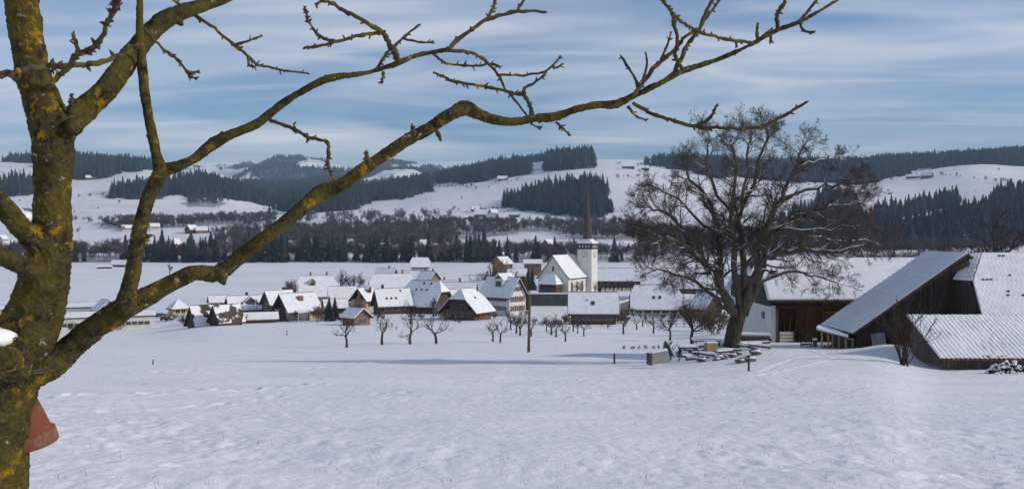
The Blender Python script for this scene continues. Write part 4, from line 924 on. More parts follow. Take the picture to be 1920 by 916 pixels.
def house(label, x, y, L, D, H, R, rot=0, Y=None, wall='dark_wood', gable=None, roof='gable', win=(), sky=(), chim=(), dormer=None, snow='roof_snow',
          group=None, name='house', cat='house', ov=None, bare=0.0, plinth=True, lo=60, shutter=None, small=False, rise=0.0):
    p = hit(x, y, lo, 4500)
    if Y: p = Vector(((x - 960) / F * Y, Y, gz((x - 960) / F * Y, Y)))
    k = p.y / F; dz = rise; rot = rot + math.degrees(math.atan2(960 - x, F))
    if Y:                                              # hidden base: keep the roof where the photograph has it
        dz = (HOR - y) * k - p.z
    if not small: L, D, R = L * 1.06, D * 1.14, R * 1.05
    L, D, H, R = L * k, D * k, H * k, R * k; H0 = H; H = H + max(dz, 0)
    e = empty(name, p, math.radians(rot)); tag(e, label, cat, group)
    o = ov if ov is not None else min(1.1, 0.09 * D + .25); eo = min(0.9, o)
    g = gable or wall
    hw = H
    MBw = MB(); MBw.box2((-L / 2, -D / 2, -1.5), (L / 2, D / 2, hw)); MBw.build('wall', M[wall], e)
    # timber gable ends up to the roof
    b = MB(); c = 0.42 if roof == 'half' else 0
    if roof != 'hip':
        for s in (-1, 1):
            X = s * L / 2
            pts = [(X, -D / 2, hw), (X, D / 2, hw), (X, D / 2 * c, hw + R * (1 - c)), (X, -D / 2 * c, hw + R * (1 - c))] if c else [(X, -D / 2, hw), (X, D / 2, hw), (X, 0, hw + R)]
            if s < 0: pts = pts[::-1]
            if g != wall: pts = [(q_[0] + s * .04, q_[1], -1.4 if q_[2] <= hw else q_[2]) for q_ in pts]
            if g == wall: pts = [(q_[0], q_[1], q_[2] - .02 if q_[2] > hw else q_[2]) for q_ in pts]
            b.prism(pts, (-s * 0.25, 0, 0) if not small else (-s * .4, 0, 0))
        b.build('gable', M[g], e)
    th = 0.22 if not small else 0.4
    V, fc = roof_shape(roof, L, D, hw, R, eo, o, 0.24)
    v, f = extrude_z(V, fc, 0.24); rf = mk('roof', v, f, M['roof_dark'], e)
    V, fc = roof_shape(roof, L, D, hw, R, eo - .07, o - .10, 0.24 + th + .012)
    v, f = extrude_z(V, fc, th); mk('snow', v, f, M[snow], rf)
    if not small and roof != 'hip':
        hx = (L / 2 + eo - .2) - ((D / 2 + o) * .42 * .75 if roof == 'half' else 0)
        b = MB(); b.bar((-hx, 0, hw + R + .24 + th - .02), (hx, 0, hw + R + .24 + th - .02), .10, 5); b.build('ridge_cap', M['roof_dark'], rf)
    def on_roof(u, t, side=-1): return Vector((u * L / 2, side * D / 2 * (1 - t), hw + R * t + .24 + th))
    sl = math.atan2(R, D / 2)
    for (u, t, w) in sky:
        b = MB(); b.box((0, 0, 0), (w * .8, w * 1.0, .16)); s_ = b.build('skylight', M['glass'], rf); s_.location = on_roof(u, t) + Vector((0, 0, .05)); s_.rotation_euler = (sl, 0, 0)
    for (u, hh) in chim:
        b = MB(); b.box((0, 0, hh / 2), (.65, .65, hh + .8)); ch = b.build('chimney', M['brick_wall' if hh > 1 else 'iron'], rf); ch.location = (u * L / 2, .4, hw + R)
        b = MB(); b.box((0, 0, hh + .45), (.8, .8, .14)); b.build('cap', M['dark_stone'], ch)
    if dormer:
        u, t, w, h = dormer; q0 = on_roof(u, t); dd = MB(); dd.box2((-w / 2, 0, -.6), (w / 2, w * 1.5, h)); d_ = dd.build('dormer', M[g], rf); d_.location = q0
        V, fc = roof_shape('gable', w * 1.5, w, h, w * .42, .3, .3, .1); V = [(yy, xx * 1.0 + w * .75, zz) for xx, yy, zz in V]; fc = [q_[::-1] for q_ in fc]
        v, f = extrude_z(V, fc, .2); b = MB(); b.add(v, f); b.build('snow', M[snow], d_)
        b = MB(); b.box((0, -.03, h * .45), (w * .6, .06, h * .6)); b.build('pane', M['glass'], d_)
    for it in win:
        face, n, rws, w, h = it[:5]; span = (L if face in 'FB' else D) * (it[5] if len(it) > 5 else .8)
        z0 = it[6] * k if len(it) > 6 else 0
        for r in range(rws):
            for i in range(n):
                u = -span / 2 + span * (i + .5) / n
                zz = max(dz, 0) + z0 + (H0 - z0) * (r + .55) / rws
                window(e, face, u, zz, w, h, L, D, shutter)
    return e, L, D, hw, R
h1 = house('beige house with dark timber gable and white conservatory, beside two small spruces', 557, 600, 60, 46, 22, 25, 30, wall='beige_plaster', gable='dark_wood', win=[('F', 2, 1, 1.3, 1.3, .35)], chim=[], sky=[])
e, L, D, H, R = h1                                      # conservatory and the brick chimney on the slope
b = MB(); b.box2((-L * .34, -D / 2 - 2.2, -1), (L * .02, -D / 2, 0.35)); c_ = b.build('conservatory', M['white_paint'], e)
for k in range(6):
    b = MB(); b.box((-L * .34 + (L * .36) * (k + .5) / 6, -D / 2 - 2.21, 1.35), (L * .06 * .8, .06, 2.0)); b.build('pane', M['glass'], c_)
for k in range(7):
    b = MB(); b.box((-L * .34 + (L * .36) * k / 6, -D / 2 - 2.15, 1.35), (.14, .16, 2.1)); b.build('post', M['white_paint'], c_)
b = MB(); b.prism([(-L * .35, -D / 2 - 2.5, 2.4), (-L * .35, -D / 2, 3.0), (-L * .35, -D / 2, 3.2), (-L * .35, -D / 2 - 2.5, 2.6)], (L * .38, 0, 0)); b.build('snow', M['roof_snow'], c_)
b = MB(); b.box((.0, -D * .22, H + R * .62), (1.3, .9, 2.2)); b.build('chimney', M['brick_wall'], e)
house('house with dark gable and tall gable window behind the conservatory house', 522, 582, 46, 30, 16, 19, 28, Y=262, wall='dark_wood', win=[('L', 3, 1, .9, 2.2, .5)], chim=[(.5, .7)])
house('big house with half-hipped snowy roof and one dormer', 593, 566, 66, 48, 16, 30, 4, Y=345, wall='beige_plaster', roof='half', chim=[(-.3, 1.3), (.55, 1.3)], dormer=(-.22, .42, 2.4, 1.8))
house('low house with plain snowy roof behind the two small spruces', 642, 577, 42, 36, 12, 22, 2, Y=310, wall='beige_plaster')
house('pale timber chalet with gable windows and a snowy right slope', 684, 582, 34, 30, 22, 18, 52, Y=275, wall='beige_plaster', gable='ochre_wood', win=[('L', 2, 2, 1.0, 1.2, .6), ('F', 3, 1, 1.0, 1.1)], dormer=(.1, .45, 2.0, 1.5))
house('dark house with a row of skylights in its snowy roof', 735, 586, 56, 36, 18, 24, 18, Y=258, wall='dark_wood', sky=[(-.5, .28, .7), (-.2, .28, .7), (.1, .28, .7), (.5, .8, .6)], win=[('F', 4, 1, 1.1, 1.1)], chim=[(-.6, 1.0)])
house('broad dark barn with half-hipped roof, gable turned to the right', 798, 588, 72, 54, 20, 36, -32, Y=262, wall='dark_wood', roof='half', sky=[(-.3, .55, .7), (0, .55, .7), (.3, .55, .7), (.0, .85, .7), (.4, .85, .7)], win=[('R', 3, 1, 1.1, 1.2)], name='barn', cat='barn')
h7 = house('brown brick carport with pale door in front of the skylight house', 668, 609, 34, 32, 16, 13, -52, wall='brick_wall', win=[('R', 1, 1, 2.2, 1.2)], name='carport', cat='carport')
house('long half-hipped snowy roof behind the pale chalet', 735, 556, 74, 44, 12, 28, 3, Y=345, wall='dark_wood', roof='half', chim=[(.5, 1.3)])
house('distant grey house with its gable end in shade', 724, 530, 32, 24, 10, 15, -25, Y=430, wall='grey_wood', chim=[(.3, 1.2)])
house('small orange timber house with windows in the gable', 803, 533, 28, 25, 11, 12, -38, Y=420, wall='orange_wood', win=[('R', 2, 1, 1.0, 1.2), ('F', 2, 1, 1, 1.1)], chim=[(-.5, 1.2)])
house('lone farmhouse with half-hipped roof far out in the field', 788, 507, 32, 20, 9, 14, 0, wall='cream_plaster', gable='dark_wood', roof='half', win=[('F', 6, 1, 1.1, 1.3, .9)], chim=[(.2, 1.4)], name='farmhouse')
house('snow roofed house between the dark barn and the white house', 855, 570, 66, 44, 12, 26, -8, Y=300, wall='dark_wood', chim=[(.2, 1.2)])
house('dark half-hipped farmhouse with sunlit right roof slope', 876, 598, 52, 62, 20, 33, 56, wall='brown_wood', gable='dark_wood', roof='half', win=[('L', 4, 1, 1.1, 1.3, .8), ('F', 2, 1, 1.0, 1.2)], sky=[(0, .5, .7)], name='farmhouse')
h13 = house('tall white house with red shutters and gable facing right', 944, 591, 66, 40, 40, 28, -42, wall='white_plaster', win=[('R', 3, 2, 1.0, 1.5, .85, 6), ('F', 4, 2, .9, 1.3, .8, 6)], shutter='shutter_red', chim=[(-.1, 1.0)], dormer=(.05, .30, 3.4, 2.6))
for u in (-.9, .9): window(h13[0], 'R', u, h13[3] + 1.6, .9, 1.2, h13[1], h13[2], 'shutter_red')
house('red-brown timber house with snowy roof and stove chimney below the churchyard', 1112, 607, 78, 42, 26, 29, 2, wall='red_wood', sky=[(-.02, .33, 1.0), (-.28, .5, .35)], chim=[(.3, .9)], win=[('F', 6, 1, 1.2, 1.3, .9)])
house('half-timbered house with two skylights left of the walnut tree', 1229, 591, 80, 46, 19, 34, 4, wall='white_plaster', gable='dark_wood', roof='half', sky=[(-.1, .35, .9), (.16, .35, .9)], win=[('F', 5, 1, 1.7, 1.3, .95)])
house('long dark barn with snowy roof behind the half-timbered house', 1260, 562, 100, 46, 28, 28, 0, Y=285, wall='dark_wood', win=[('F', 5, 1, 1.3, .9, .7)], chim=[(.85, 1.2)], name='barn', cat='barn')
house('small dark barn with a white cross-beam, just left of the walnut tree', 1324, 594, 38, 36, 20, 22, -48, wall='dark_wood', name='barn', cat='barn')
house('long low building with snowy roof behind the cemetery', 1172, 537, 104, 34, 14, 18, 1, Y=345, wall='dark_wood', win=[('F', 8, 1, .9, .8, .9)])
house('snowy roofed house with dormer at the left end of the village', 460, 590, 58, 34, 14, 19, 14, Y=265, wall='beige_plaster', gable='dark_wood', chim=[(.1, .8)], sky=[(-.3, .3, .8), (.55, .5, .8), (.6, .25, .8)], dormer=(.2, .18, 2.4, 1.3))
house('small pale house behind the dark cottages', 411, 579, 32, 22, 14, 9, 8, Y=290, wall='grey_plaster', win=[('L', 1, 1, 1.2, 1.6)])
house('dark cottage with patchy snow on its steep roof', 383, 611, 44, 36, 7, 28, 24, wall='dark_wood', snow='thin_snow', name='cottage')
house('dark cottage with bare brown roof beside the patchy one', 424, 609, 42, 34, 10, 24, 28, wall='dark_wood', snow='bare_roof', name='cottage')
house('low snowy shed roof before the house with tall gable window', 488, 605, 56, 20, 8, 9, 4, wall='grey_wood', name='shed', cat='shed')
house('little yellow house with a pyramid roof', 334, 590, 25, 25, 14, 13, 18, wall='yellow_plaster', roof='hip', win=[('F', 2, 1, 1.3, 1.2)])
house('long white factory hall with window band at the left valley edge', 200, 622, 158, 44, 25, 7, -2, Y=245, wall='white_plaster', win=[('F', 14, 1, 1.3, .9, .9, -2)], name='factory_hall', cat='factory', ov=.3)
house('grey factory hall behind the white one', 160, 588, 100, 50, 14, 6, -2, Y=310, wall='grey_plaster', name='factory_hall', cat='factory', ov=.3)
house('factory wing with glazed gable', 198, 588, 24, 30, 10, 14, -66, Y=300, wall='grey_plaster', win=[('R', 4, 1, 1, 1.4)], name='factory_wing', cat='factory')
house('low flat roofed workshop at the picture edge behind the trunk', 20, 590, 110, 60, 12, 5, 0, Y=300, wall='grey_plaster', name='workshop', cat='factory', ov=.3)
house('ochre house with a steep gable at the wood edge', 942, 503, 24, 24, 10, 11, 48, Y=610, wall='ochre_wood', win=[('L', 2, 1, 1.2, 1.2)])
house('flat roofed reddish house at the wood edge', 999, 504, 30, 22, 11, 6, 0, Y=610, wall='brick_wall', win=[('F', 3, 1, 1.6, 1.4)])
house('low snowy roof behind the dark evergreens', 966, 524, 36, 26, 8, 11, 0, Y=420, wall='dark_wood')
house('snow roofed barn at the field edge far left', 225, 500, 26, 14, 5, 7, -30, wall='dark_wood', lo=300, name='barn', cat='barn'); house('low dark shed with stacked material far left in the field', 196, 503, 24, 8, 3, 2, 0, wall='dark_wood', lo=300, name='shed', cat='shed')
house('low annex with snowy roof behind the brown bush', 628, 590, 36, 26, 12, 12, 10, Y=262, wall='dark_wood', name='annex')
house('dark lean-to house under the half-hipped farmhouse roof', 832, 574, 40, 30, 12, 16, 20, Y=285, wall='dark_wood')
house('snow roofed house right behind the orange timber house', 828, 545, 46, 26, 8, 10, -5, Y=380, wall='brown_wood', chim=[(.2, 1.2)])
house('house with snowy roof left of the tall white house', 905, 560, 40, 30, 14, 18, -20, Y=315, wall='beige_plaster', chim=[(.2, 1.0)])
house('snowy roof between the half-timbered house and the small barn', 1292, 578, 40, 28, 10, 14, 8, Y=250, wall='dark_wood')
house('small snowy garden house right of the red-brown timber house', 1168, 600, 18, 14, 7, 6, 12, wall='grey_wood', name='garden_house', cat='shed')
# settlement across the river and farms on the hills: small snowy roofed houses
FAR = [(150, 478, 60, 14, 8, 6), (210, 474, 44, 16, 8, 7), (250, 476, 30, 14, 8, 7), (298, 468, 24, 14, 8, 9), (328, 466, 20, 14, 9, 9), (352, 470, 18, 12, 8, 9), (545, 478, 22, 14, 8, 9), (655, 480, 20, 14, 8, 9), (694, 480, 22, 14, 8, 8), (718, 478, 18, 12, 8, 9),
       (782, 478, 20, 14, 8, 8), (795, 468, 26, 16, 8, 9), (822, 474, 18, 14, 9, 8), (836, 480, 18, 14, 8, 7), (868, 482, 22, 14, 8, 8), (886, 472, 20, 14, 8, 8), (905, 480, 24, 14, 8, 8), (924, 474, 16, 12, 8, 9), (976, 480, 22, 14, 8, 8), (1030, 480, 22, 14, 8, 8), (1142, 482, 20, 14, 8, 8), (1160, 476, 26, 14, 8, 8), (1182, 484, 26, 16, 8, 8), (20, 474, 24, 14, 7, 8), (5, 452, 14, 10, 5, 6)]
for i, (x, y, L, D, H, R) in enumerate(FAR):
    house('small snowy roofed house across the river behind the tree row', x, y, L, D, H, R, (-35, 10, 30, -12, 50)[i % 5], Y=1005 + 23 * (i % 4), wall=('white_plaster', 'dark_wood', 'cream_plaster', 'brown_wood')[i % 4], gable=(None, None, 'dark_wood', None)[i % 4],
          win=[('F', 3, 1, 1.3, 1.3)], group='houses across the river', small=True, ov=1.0)
HILL = [('pale hillside house with two lit storeys left of the chalet', 290, 432, 16, 9, 8, 5, 10, 'cream_plaster'), ('dark chalet with snowy gable on the valley shoulder', 359, 437, 18, 15, 7, 8, 40, 'brown_wood'), ('barn adjoining the dark chalet on the valley shoulder', 378, 437, 20, 10, 6, 6, 5, 'ochre_wood'),
        ('long low house behind the left branch', 243, 432, 26, 9, 5, 5, 8, 'cream_plaster'), ('small house under the left wood edge', 215, 421, 10, 8, 4, 6, 30, 'dark_wood'), ('far hut beside the valley road', 484, 414, 12, 8, 4, 5, 20, 'dark_wood'), ('farm at the foot of the left ridge wood', 172, 336, 20, 7, 3, 4, 5, 'red_wood'),
        ('hamlet house at the left end of the row', 846, 411, 26, 8, 4, 4, 0, 'dark_wood'), ('second hamlet house, broad snowy roof', 902, 405, 24, 10, 4, 8, 0, 'brown_wood'), ('lower hamlet barn with dark gable', 922, 415, 24, 16, 6, 9, -40, 'dark_wood'), ('hamlet house with red-brown walls', 925, 404, 14, 10, 6, 6, 30, 'red_wood'),
        ('upper hamlet house behind the broad roof', 892, 396, 16, 8, 4, 5, 10, 'dark_wood'), ('hamlet house with high white roof', 946, 412, 14, 10, 4, 9, 0, 'dark_wood'), ('last hamlet house on the right', 964, 407, 20, 8, 5, 4, -10, 'brown_wood'), ('lowest hamlet house below the barn', 950, 418, 22, 10, 6, 5, 10, 'brown_wood'), ('low hamlet shed before the broad roof', 878, 410, 16, 8, 3, 4, 0, 'dark_wood'),
        ('small white roofed farm at the edge of the skyline wood', 942, 338, 18, 8, 3, 5, 0, 'brown_wood'), ('farm on the open hilltop right of the round wood', 1178, 316, 22, 9, 4, 4, 5, 'dark_wood'), ('second farm shed on the open hilltop', 1210, 319, 14, 7, 4, 3, 0, 'brown_wood'),
        ('long farm roof on the sunny right hillside', 1712, 334, 24, 8, 3, 3, 0, 'dark_wood'), ('farm barn on the sunny right hillside', 1738, 334, 20, 9, 5, 5, -20, 'red_wood'), ('tiny hut low on the sunny right hillside', 1669, 364, 7, 5, 2.5, 2, 0, 'dark_wood')]
for lb, x, y, L, D, H, R, rot, wl_ in HILL:
    house(lb, x, y, L, D, H, R, rot, wall=wl_, lo=950, small=True, ov=1.0, win=[('F', 3, 1, 1.5, 1.5)] if H > 4 else [], name='farmhouse')

# ------------------------------------------------------------------ church
ROT = math.radians(28); ck = 300 / F
ch = empty('church', CH, 0); tag(ch, 'white village church with clock tower and slender brown spire', 'church')
ch.rotation_euler = (0, 0, ROT * -1 + math.radians(0))
# local frame: +y runs away from us along the nave, x to the right; nave gable looks at us and slightly left
Rm = Matrix.Rotation(-ROT, 3, 'Z'); inv = Rm.transposed()
def lc(x, y, Y):
    return inv @ (P(x, y, Y) - CH)
ga = lc(1037, 552, 288); W2 = 27.5 * ck / math.cos(ROT) * 0.97; NL = 17.0
eh, rh = 35 * ck, 73 * ck
b = MB(); x0, y0 = ga.x, ga.y
b.box2((x0 - W2, y0, -2), (x0 + W2, y0 + NL, eh)); b.build('wall', M['church_plaster'], ch)
b = MB(); b.prism([(x0 - W2, y0, eh), (x0 + W2, y0, eh), (x0, y0, rh - .05)], (0, .5, 0)); b.build('gable', M['church_plaster'], ch)
def church_roof(dz, ov, th):
    V = []; prof = [(0, rh), (.45, eh + (rh - eh) * .52), (.80, eh + (rh - eh) * .18), (1.0, eh + .05), (1.10, eh - .45)]
    xs = [(-u, z) for u, z in reversed(prof)] + prof[1:]
    n = len(xs); V = [(x0 + u * W2, y0 - ov, z + dz) for u, z in xs] + [(x0 + u * W2, y0 + NL, z + dz) for u, z in xs]
    return extrude_z(V, [(i, i + 1, n + i + 1, n + i)[::1] for i in range(n - 1)], th)
v, f = church_roof(.22, .35, .22); rf = mk('roof', v, f, M['roof_dark'], ch)
v, f = church_roof(.22 + .24, .28, .22); mk('snow', v, f, M['roof_snow'], rf)
for k in range(3):                                     # tall arched windows in the sunny side wall
    yy = y0 + 2.6 + k * 4.3; b = MB(); pts = [(x0 + W2 - .02, yy - .6, 1.6), (x0 + W2 - .02, yy + .6, 1.6)] + [(x0 + W2 - .02, yy + .6 * math.cos(a), 4.4 + .6 * math.sin(a)) for a in [j * math.pi / 8 for j in range(9)]]
    b.prism(pts, (.05, 0, 0)); b.build('window', M['glass'], ch)
    b = MB(); arc = [Vector((x0 + W2 + .05, p[1], p[2])) for p in pts] + [Vector((x0 + W2 + .05, yy - .6, 1.6))]; v, f = tube(arc, [.09] * len(arc), 4); b.add(v, f); b.build('window_surround', M['beige_plaster'], ch)
b = MB(); b.box((x0, y0 - .02, rh * .70), (.7, .08, 1.3)); b.build('gable_window', M['glass'], ch)
b = MB(); b.box((x0, y0 - .07, rh * .70 - .75), (1.0, .2, .15)); b.build('window_sill', M['concrete'], ch)
# tower
tc_ = lc(1101.5, 550, 301); S = 2.58; tx, ty = tc_.x, tc_.y; TH = 85 * ck
b = MB(); b.box2((tx - S, ty - S, -2), (tx + S, ty + S, TH)); tw_ = b.build('tower', M['church_plaster'], ch)
b = MB(); b.box2((tx - S - .12, ty - S - .12, TH), (tx + S + .12, ty + S + .12, TH + 9.5 * ck)); gl = b.build('belfry', M['roof_dark'], tw_)
for k in range(9):
    for s in ((-1, 0), (1, 1)):
        q_ = -S + 2 * S * (k + .5) / 9
        b = MB()
        if s[1] == 0: b.box((tx + q_, ty - S - .16, TH + 5.4 * ck), (.30, .08, .8))
        else: b.box((tx + S + .16, ty + q_, TH + 5.4 * ck), (.08, .30, .8))
        b.build('louvre', M['white_paint'] if k % 2 else M['brown_wood'], gl)
z1 = TH + 9.5 * ck; z2 = z1 + 10 * ck; z3 = TH + 125 * ck
def skirt(r0, r1, za, zb, mat, name, n=4, ph=math.pi / 4):
    V = [(tx + r0 * math.cos(ph + 2 * math.pi * k / n), ty + r0 * math.sin(ph + 2 * math.pi * k / n), za) for k in range(n)] + [(tx + r1 * math.cos(ph + 2 * math.pi * k / n), ty + r1 * math.sin(ph + 2 * math.pi * k / n), zb) for k in range(n)]
    return mk(name, V, [tuple(range(n - 1, -1, -1)), tuple(range(n, 2 * n))] + [(k, (k + 1) % n, n + (k + 1) % n, n + k) for k in range(n)], M[mat], tw_)
skirt((S + .55) * 1.414, (S + .5) * 1.414, z1, z1 + .25, 'roof_dark', 'eave'); skirt((S + .5) * 1.414, 1.9, z1 + .255, z2, 'roof_snow', 'skirt_roof')
skirt(1.62, .05, z2 - .6, z3, 'shingle', 'spire', 8, math.pi / 8)
b = MB(); ball(b, Vector((tx, ty, z3 + .1)), .22); b.bar((tx, ty, z3), (tx, ty, z3 + 1.6), .05, 5); b.bar((tx - .4, ty, z3 + 1.1), (tx + .4, ty, z3 + 1.1), .04, 5); b.build('spire_cross', M['iron'], tw_)
for fx, fy, rz in ((0, -1, 0), (1, 0, math.pi / 2)):   # clock faces: ring of hour marks and two hands
    cf = MB(); c0 = Vector((tx + fx * (S + .03), ty + fy * (S + .03), TH - 9.5 * ck))
    n = 28; cf.prism([(1.18 * math.cos(2 * math.pi * k / n), 0, 1.18 * math.sin(2 * math.pi * k / n)) for k in range(n)], (0, .03, 0)); c_ = cf.build('clock_face', M['white_paint'], tw_); c_.location = c0; c_.rotation_euler = (0, 0, rz)
    for k in range(12):
        a = k * math.pi / 6; b = MB(); b.box((0, -.03, 0), (.15, .05, .38), Matrix.Rotation(-a, 3, 'Y')); o = b.build('hour_mark', M['iron'], c_); o.location = (math.sin(a) * .98, 0, math.cos(a) * .98)
    for a, ln, w in ((math.radians(20), .62, .15), (math.radians(200), .85, .11)):
        b = MB(); b.prism([(-w / 2, -.08, -.1), (w / 2, -.08, -.1), (0.02, -.08, ln), (-.02, -.08, ln)], (0, .04, 0)); o = b.build('clock_hand', M['iron'], c_); o.rotation_euler = (0, a, 0)
# porch pavilion with bell-shaped roof before the nave
pp = lc(1032, 551, 287); pv_ = empty('parsonage_pavilion', P(1032, 552, 285.5), -ROT); tag(pv_, 'small dark pavilion with two-tier snowy hip roof in front of the church', 'pavilion')
kk = 285 / F; ph_ = 12 * kk
b = MB(); b.box2((-17 * kk, -12 * kk, -2), (17 * kk, 12 * kk, ph_ + 2.2)); b.build('wall', M['red_wood'], pv_)
V, fc = roof_shape('hip', 34 * kk, 24 * kk, ph_ + 2.1, 13 * kk, .5, .7, .3); V[4] = (-9 * kk, 0, V[4][2]); V[5] = (9 * kk, 0, V[5][2]); v, f = extrude_z(V, fc, .3); mk('lower_roof', v, f, M['roof_snow'], pv_)
b = MB(); b.box2((-10 * kk, -7 * kk, ph_ + 1.5), (10 * kk, 7 * kk, ph_ + 14 * kk)); b.build('upper_wall', M['dark_wood'], pv_)
V, fc = roof_shape('hip', 20 * kk, 16 * kk, ph_ + 14 * kk, 12 * kk, .7, .7, .3); v, f = extrude_z(V, fc, .3); mk('upper_roof', v, f, M['roof_snow'], pv_)
for k in range(4): window(pv_, 'F', (-12 + 8 * k) * kk, ph_ * .75, .9, 1.1, 34 * kk, 24 * kk)
# churchyard retaining wall: coursed dark stone with a snowy coping
rw = empty('retaining_wall', P(1026, 580, 279)); tag(rw, 'tall dark retaining wall with snowy coping below the church', 'wall')
kk = 279 / F
b = MB(); b.box2((-47 * kk, 0, -3), (46 * kk, 1.0, 29 * kk)); b.build('wall_body', M['dark_stone'], rw)
for k in range(13):
    b = MB(); b.box2((-47 * kk + k * 7.15 * kk + .03, -.12, -3), (-47 * kk + k * 7.15 * kk + .18, 0, 29 * kk)); b.build('buttress', M['dark_stone'], rw)
b = MB(); b.box2((-47.5 * kk, -.25, 29 * kk + .003), (46.5 * kk, 1.2, 29 * kk + .4)); b.build('snow', M['roof_snow'], rw)
b = MB(); b.prism([(-48 * kk, -.1, 29 * kk), (-48 * kk, 1, 29 * kk), (-48 * kk, 1, -4), (-48 * kk, -.1, -4)], (-5, 16, 0)); b.build('side_wall', M['dark_stone'], rw)
_yx = P(1183, 550, 262).x; yw = empty('yard_wall', (_yx, 262, gz(_yx, 262) + .6)); tag(yw, 'curved churchyard wall with snowy top right of the red timber house', 'wall'); kk = 262 / F
b = MB(); b.prism([(-18 * kk, 0, -3), (-18 * kk, .7, -3), (-18 * kk, .7, 2.4), (-18 * kk, 0, 2.4)], (40 * kk, 18, 0)); b.build('wall_body', M['dark_stone'], yw)
b = MB(); b.prism([(-18.4 * kk, -.15, 2.403), (-18.4 * kk, .85, 2.403), (-18.4 * kk, .85, 2.7), (-18.4 * kk, -.15, 2.7)], (40.8 * kk, 18.4, 0)); b.build('snow', M['roof_snow'], yw)
gsm = [MB().box2((-.3, -.08, -.3), (.3, .08, h)).mesh('gravestone', M[m_]) for h, m_ in ((1.0, 'white_plaster'), (1.25, 'grey_plaster'), (.9, 'brick_wall'))]
for r in range(2):
    for k in range(11):
        X, Y_ = P(1130 + k * 5.2 + r * 2, 528, 318 + 6 * r).x, 318 + 6.0 * r
        g_ = obj('gravestone', gsm[(k * 2 + r) % 3], None, (X, Y_, gz(X, Y_)), .1 * (k % 3 - 1)); tag(g_, 'small gravestone in the snowy cemetery right of the church tower', 'gravestone', 'cemetery gravestones')
# parked cars by the yellow house
def car(x, y, label, col, rz):
    p = P(x, y, 1.0); p = hit(x, y, 150, 400); m = material('car_paint', col, .35, spec=.5); e = empty('parked_car', p, rz); tag(e, label, 'car')
    b = MB(); b.prism([(-2.1, -.85, .35), (2.1, -.85, .35), (2.1, -.85, .8), (1.2, -.85, .95), (-1.9, -.85, .98), (-2.1, -.85, .8)], (0, 1.7, 0)); bd = b.build('body', m, e)
    b = MB(); b.prism([(-1.7, -.75, .95), (1.0, -.75, .95), (.4, -.7, 1.42), (-1.3, -.7, 1.42)], (0, 1.48, 0)); cb_ = b.build('cabin', M['glass'], e)
    b = MB(); b.box2((-1.25, -.7, 1.42), (.38, .72, 1.55)); b.build('snow', M['roof_snow'], e)
    for sx in (-1.3, 1.3):
        for sy in (-.85, .85):
            b = MB(); b.bar((sx, sy - .1, .33), (sx, sy + .1, .33), .33, 12); b.build('wheel', M['iron'], e)
car(302, 594, 'blue parked car near the little yellow house', (.03, .06, .16), .4); car(312, 601, 'dark grey parked car near the little yellow house', (.04, .04, .045), -.6)
# pole, stakes and a rail fence in the meadow
pl = hit(991, 660, 60, 200); k = pl.y / F
up_ = empty('utility_pole', pl); tag(up_, 'wooden utility pole standing alone in the snowy meadow', 'pole')
b = MB(); b.bar((0, 0, -.5), (.12, 0, 108 * k), 3.0 * k, 10, 2.4 * k); b.build('pole_shaft', M['pole_wood'], up_, True)
b = MB(); b.bar((.12, 0, 108 * k), (.12, 0, 109.5 * k), 2.6 * k, 10, .5 * k); b.build('pole_cap', M['iron'], up_)
def stake(x, y, h, w, label, lo=10, lean=0.0):
    p = hit(x, y, lo, 300); k = p.y / F; b = MB(); b.bar((0, 0, -.2), (lean * h * k, 0, h * k), w * k / 2, 6, w * k * .42); c_ = Vector((lean * h * k, 0, h * k)); b.add(*tube([c_, c_ + Vector((0, 0, .02))], [w * k * .42, w * k * .2], 6))
    o = b.build('fence_stake', M['dark_wood'], None); o.location = p; return tag(o, label, 'stake')
stake(1404, 694, 25, 4.5, 'dark wooden stake in the snow before the walnut tree'); stake(1152, 681, 19, 4.0, 'dark wooden stake alone in the meadow left of the concrete trough'); stake(287, 683, 9, 2.5, 'thin stake far left in the meadow')
stake(538, 628, 9, 2, 'thin stake below the conservatory house'); stake(1272, 677, 27, 2.6, 'thin leaning stake beside the snowy low table', lean=.16); stake(743, 618, 7, 2, 'thin stake beside the third orchard tree'); stake(735, 614, 9, 2, 'thin stake beside the brick carport')
fr = empty('rail_fence', hit(1275, 612, 60, 200)); tag(fr, 'wooden rail fence with snow on its rails left of the walnut tree', 'fence'); k = fr.location.y / F
for j in range(6):
    b = MB(); b.bar((-36 * k + 14.4 * k * j, 0, -.4), (-36 * k + 14.4 * k * j, 0, 14 * k), .07, 6); b.build('post', M['grey_wood'], fr)
for zz in (5, 11):
    b = MB(); b.bar((-37 * k, -.09, zz * k), (37 * k, -.09, zz * k + .1), .055, 6); r_ = b.build('rail', M['grey_wood'], fr)
    b = MB(); b.bar((-37 * k, -.09, zz * k + .07), (37 * k, -.09, zz * k + .17), .05, 6); b.build('snow', M['snow'], r_)
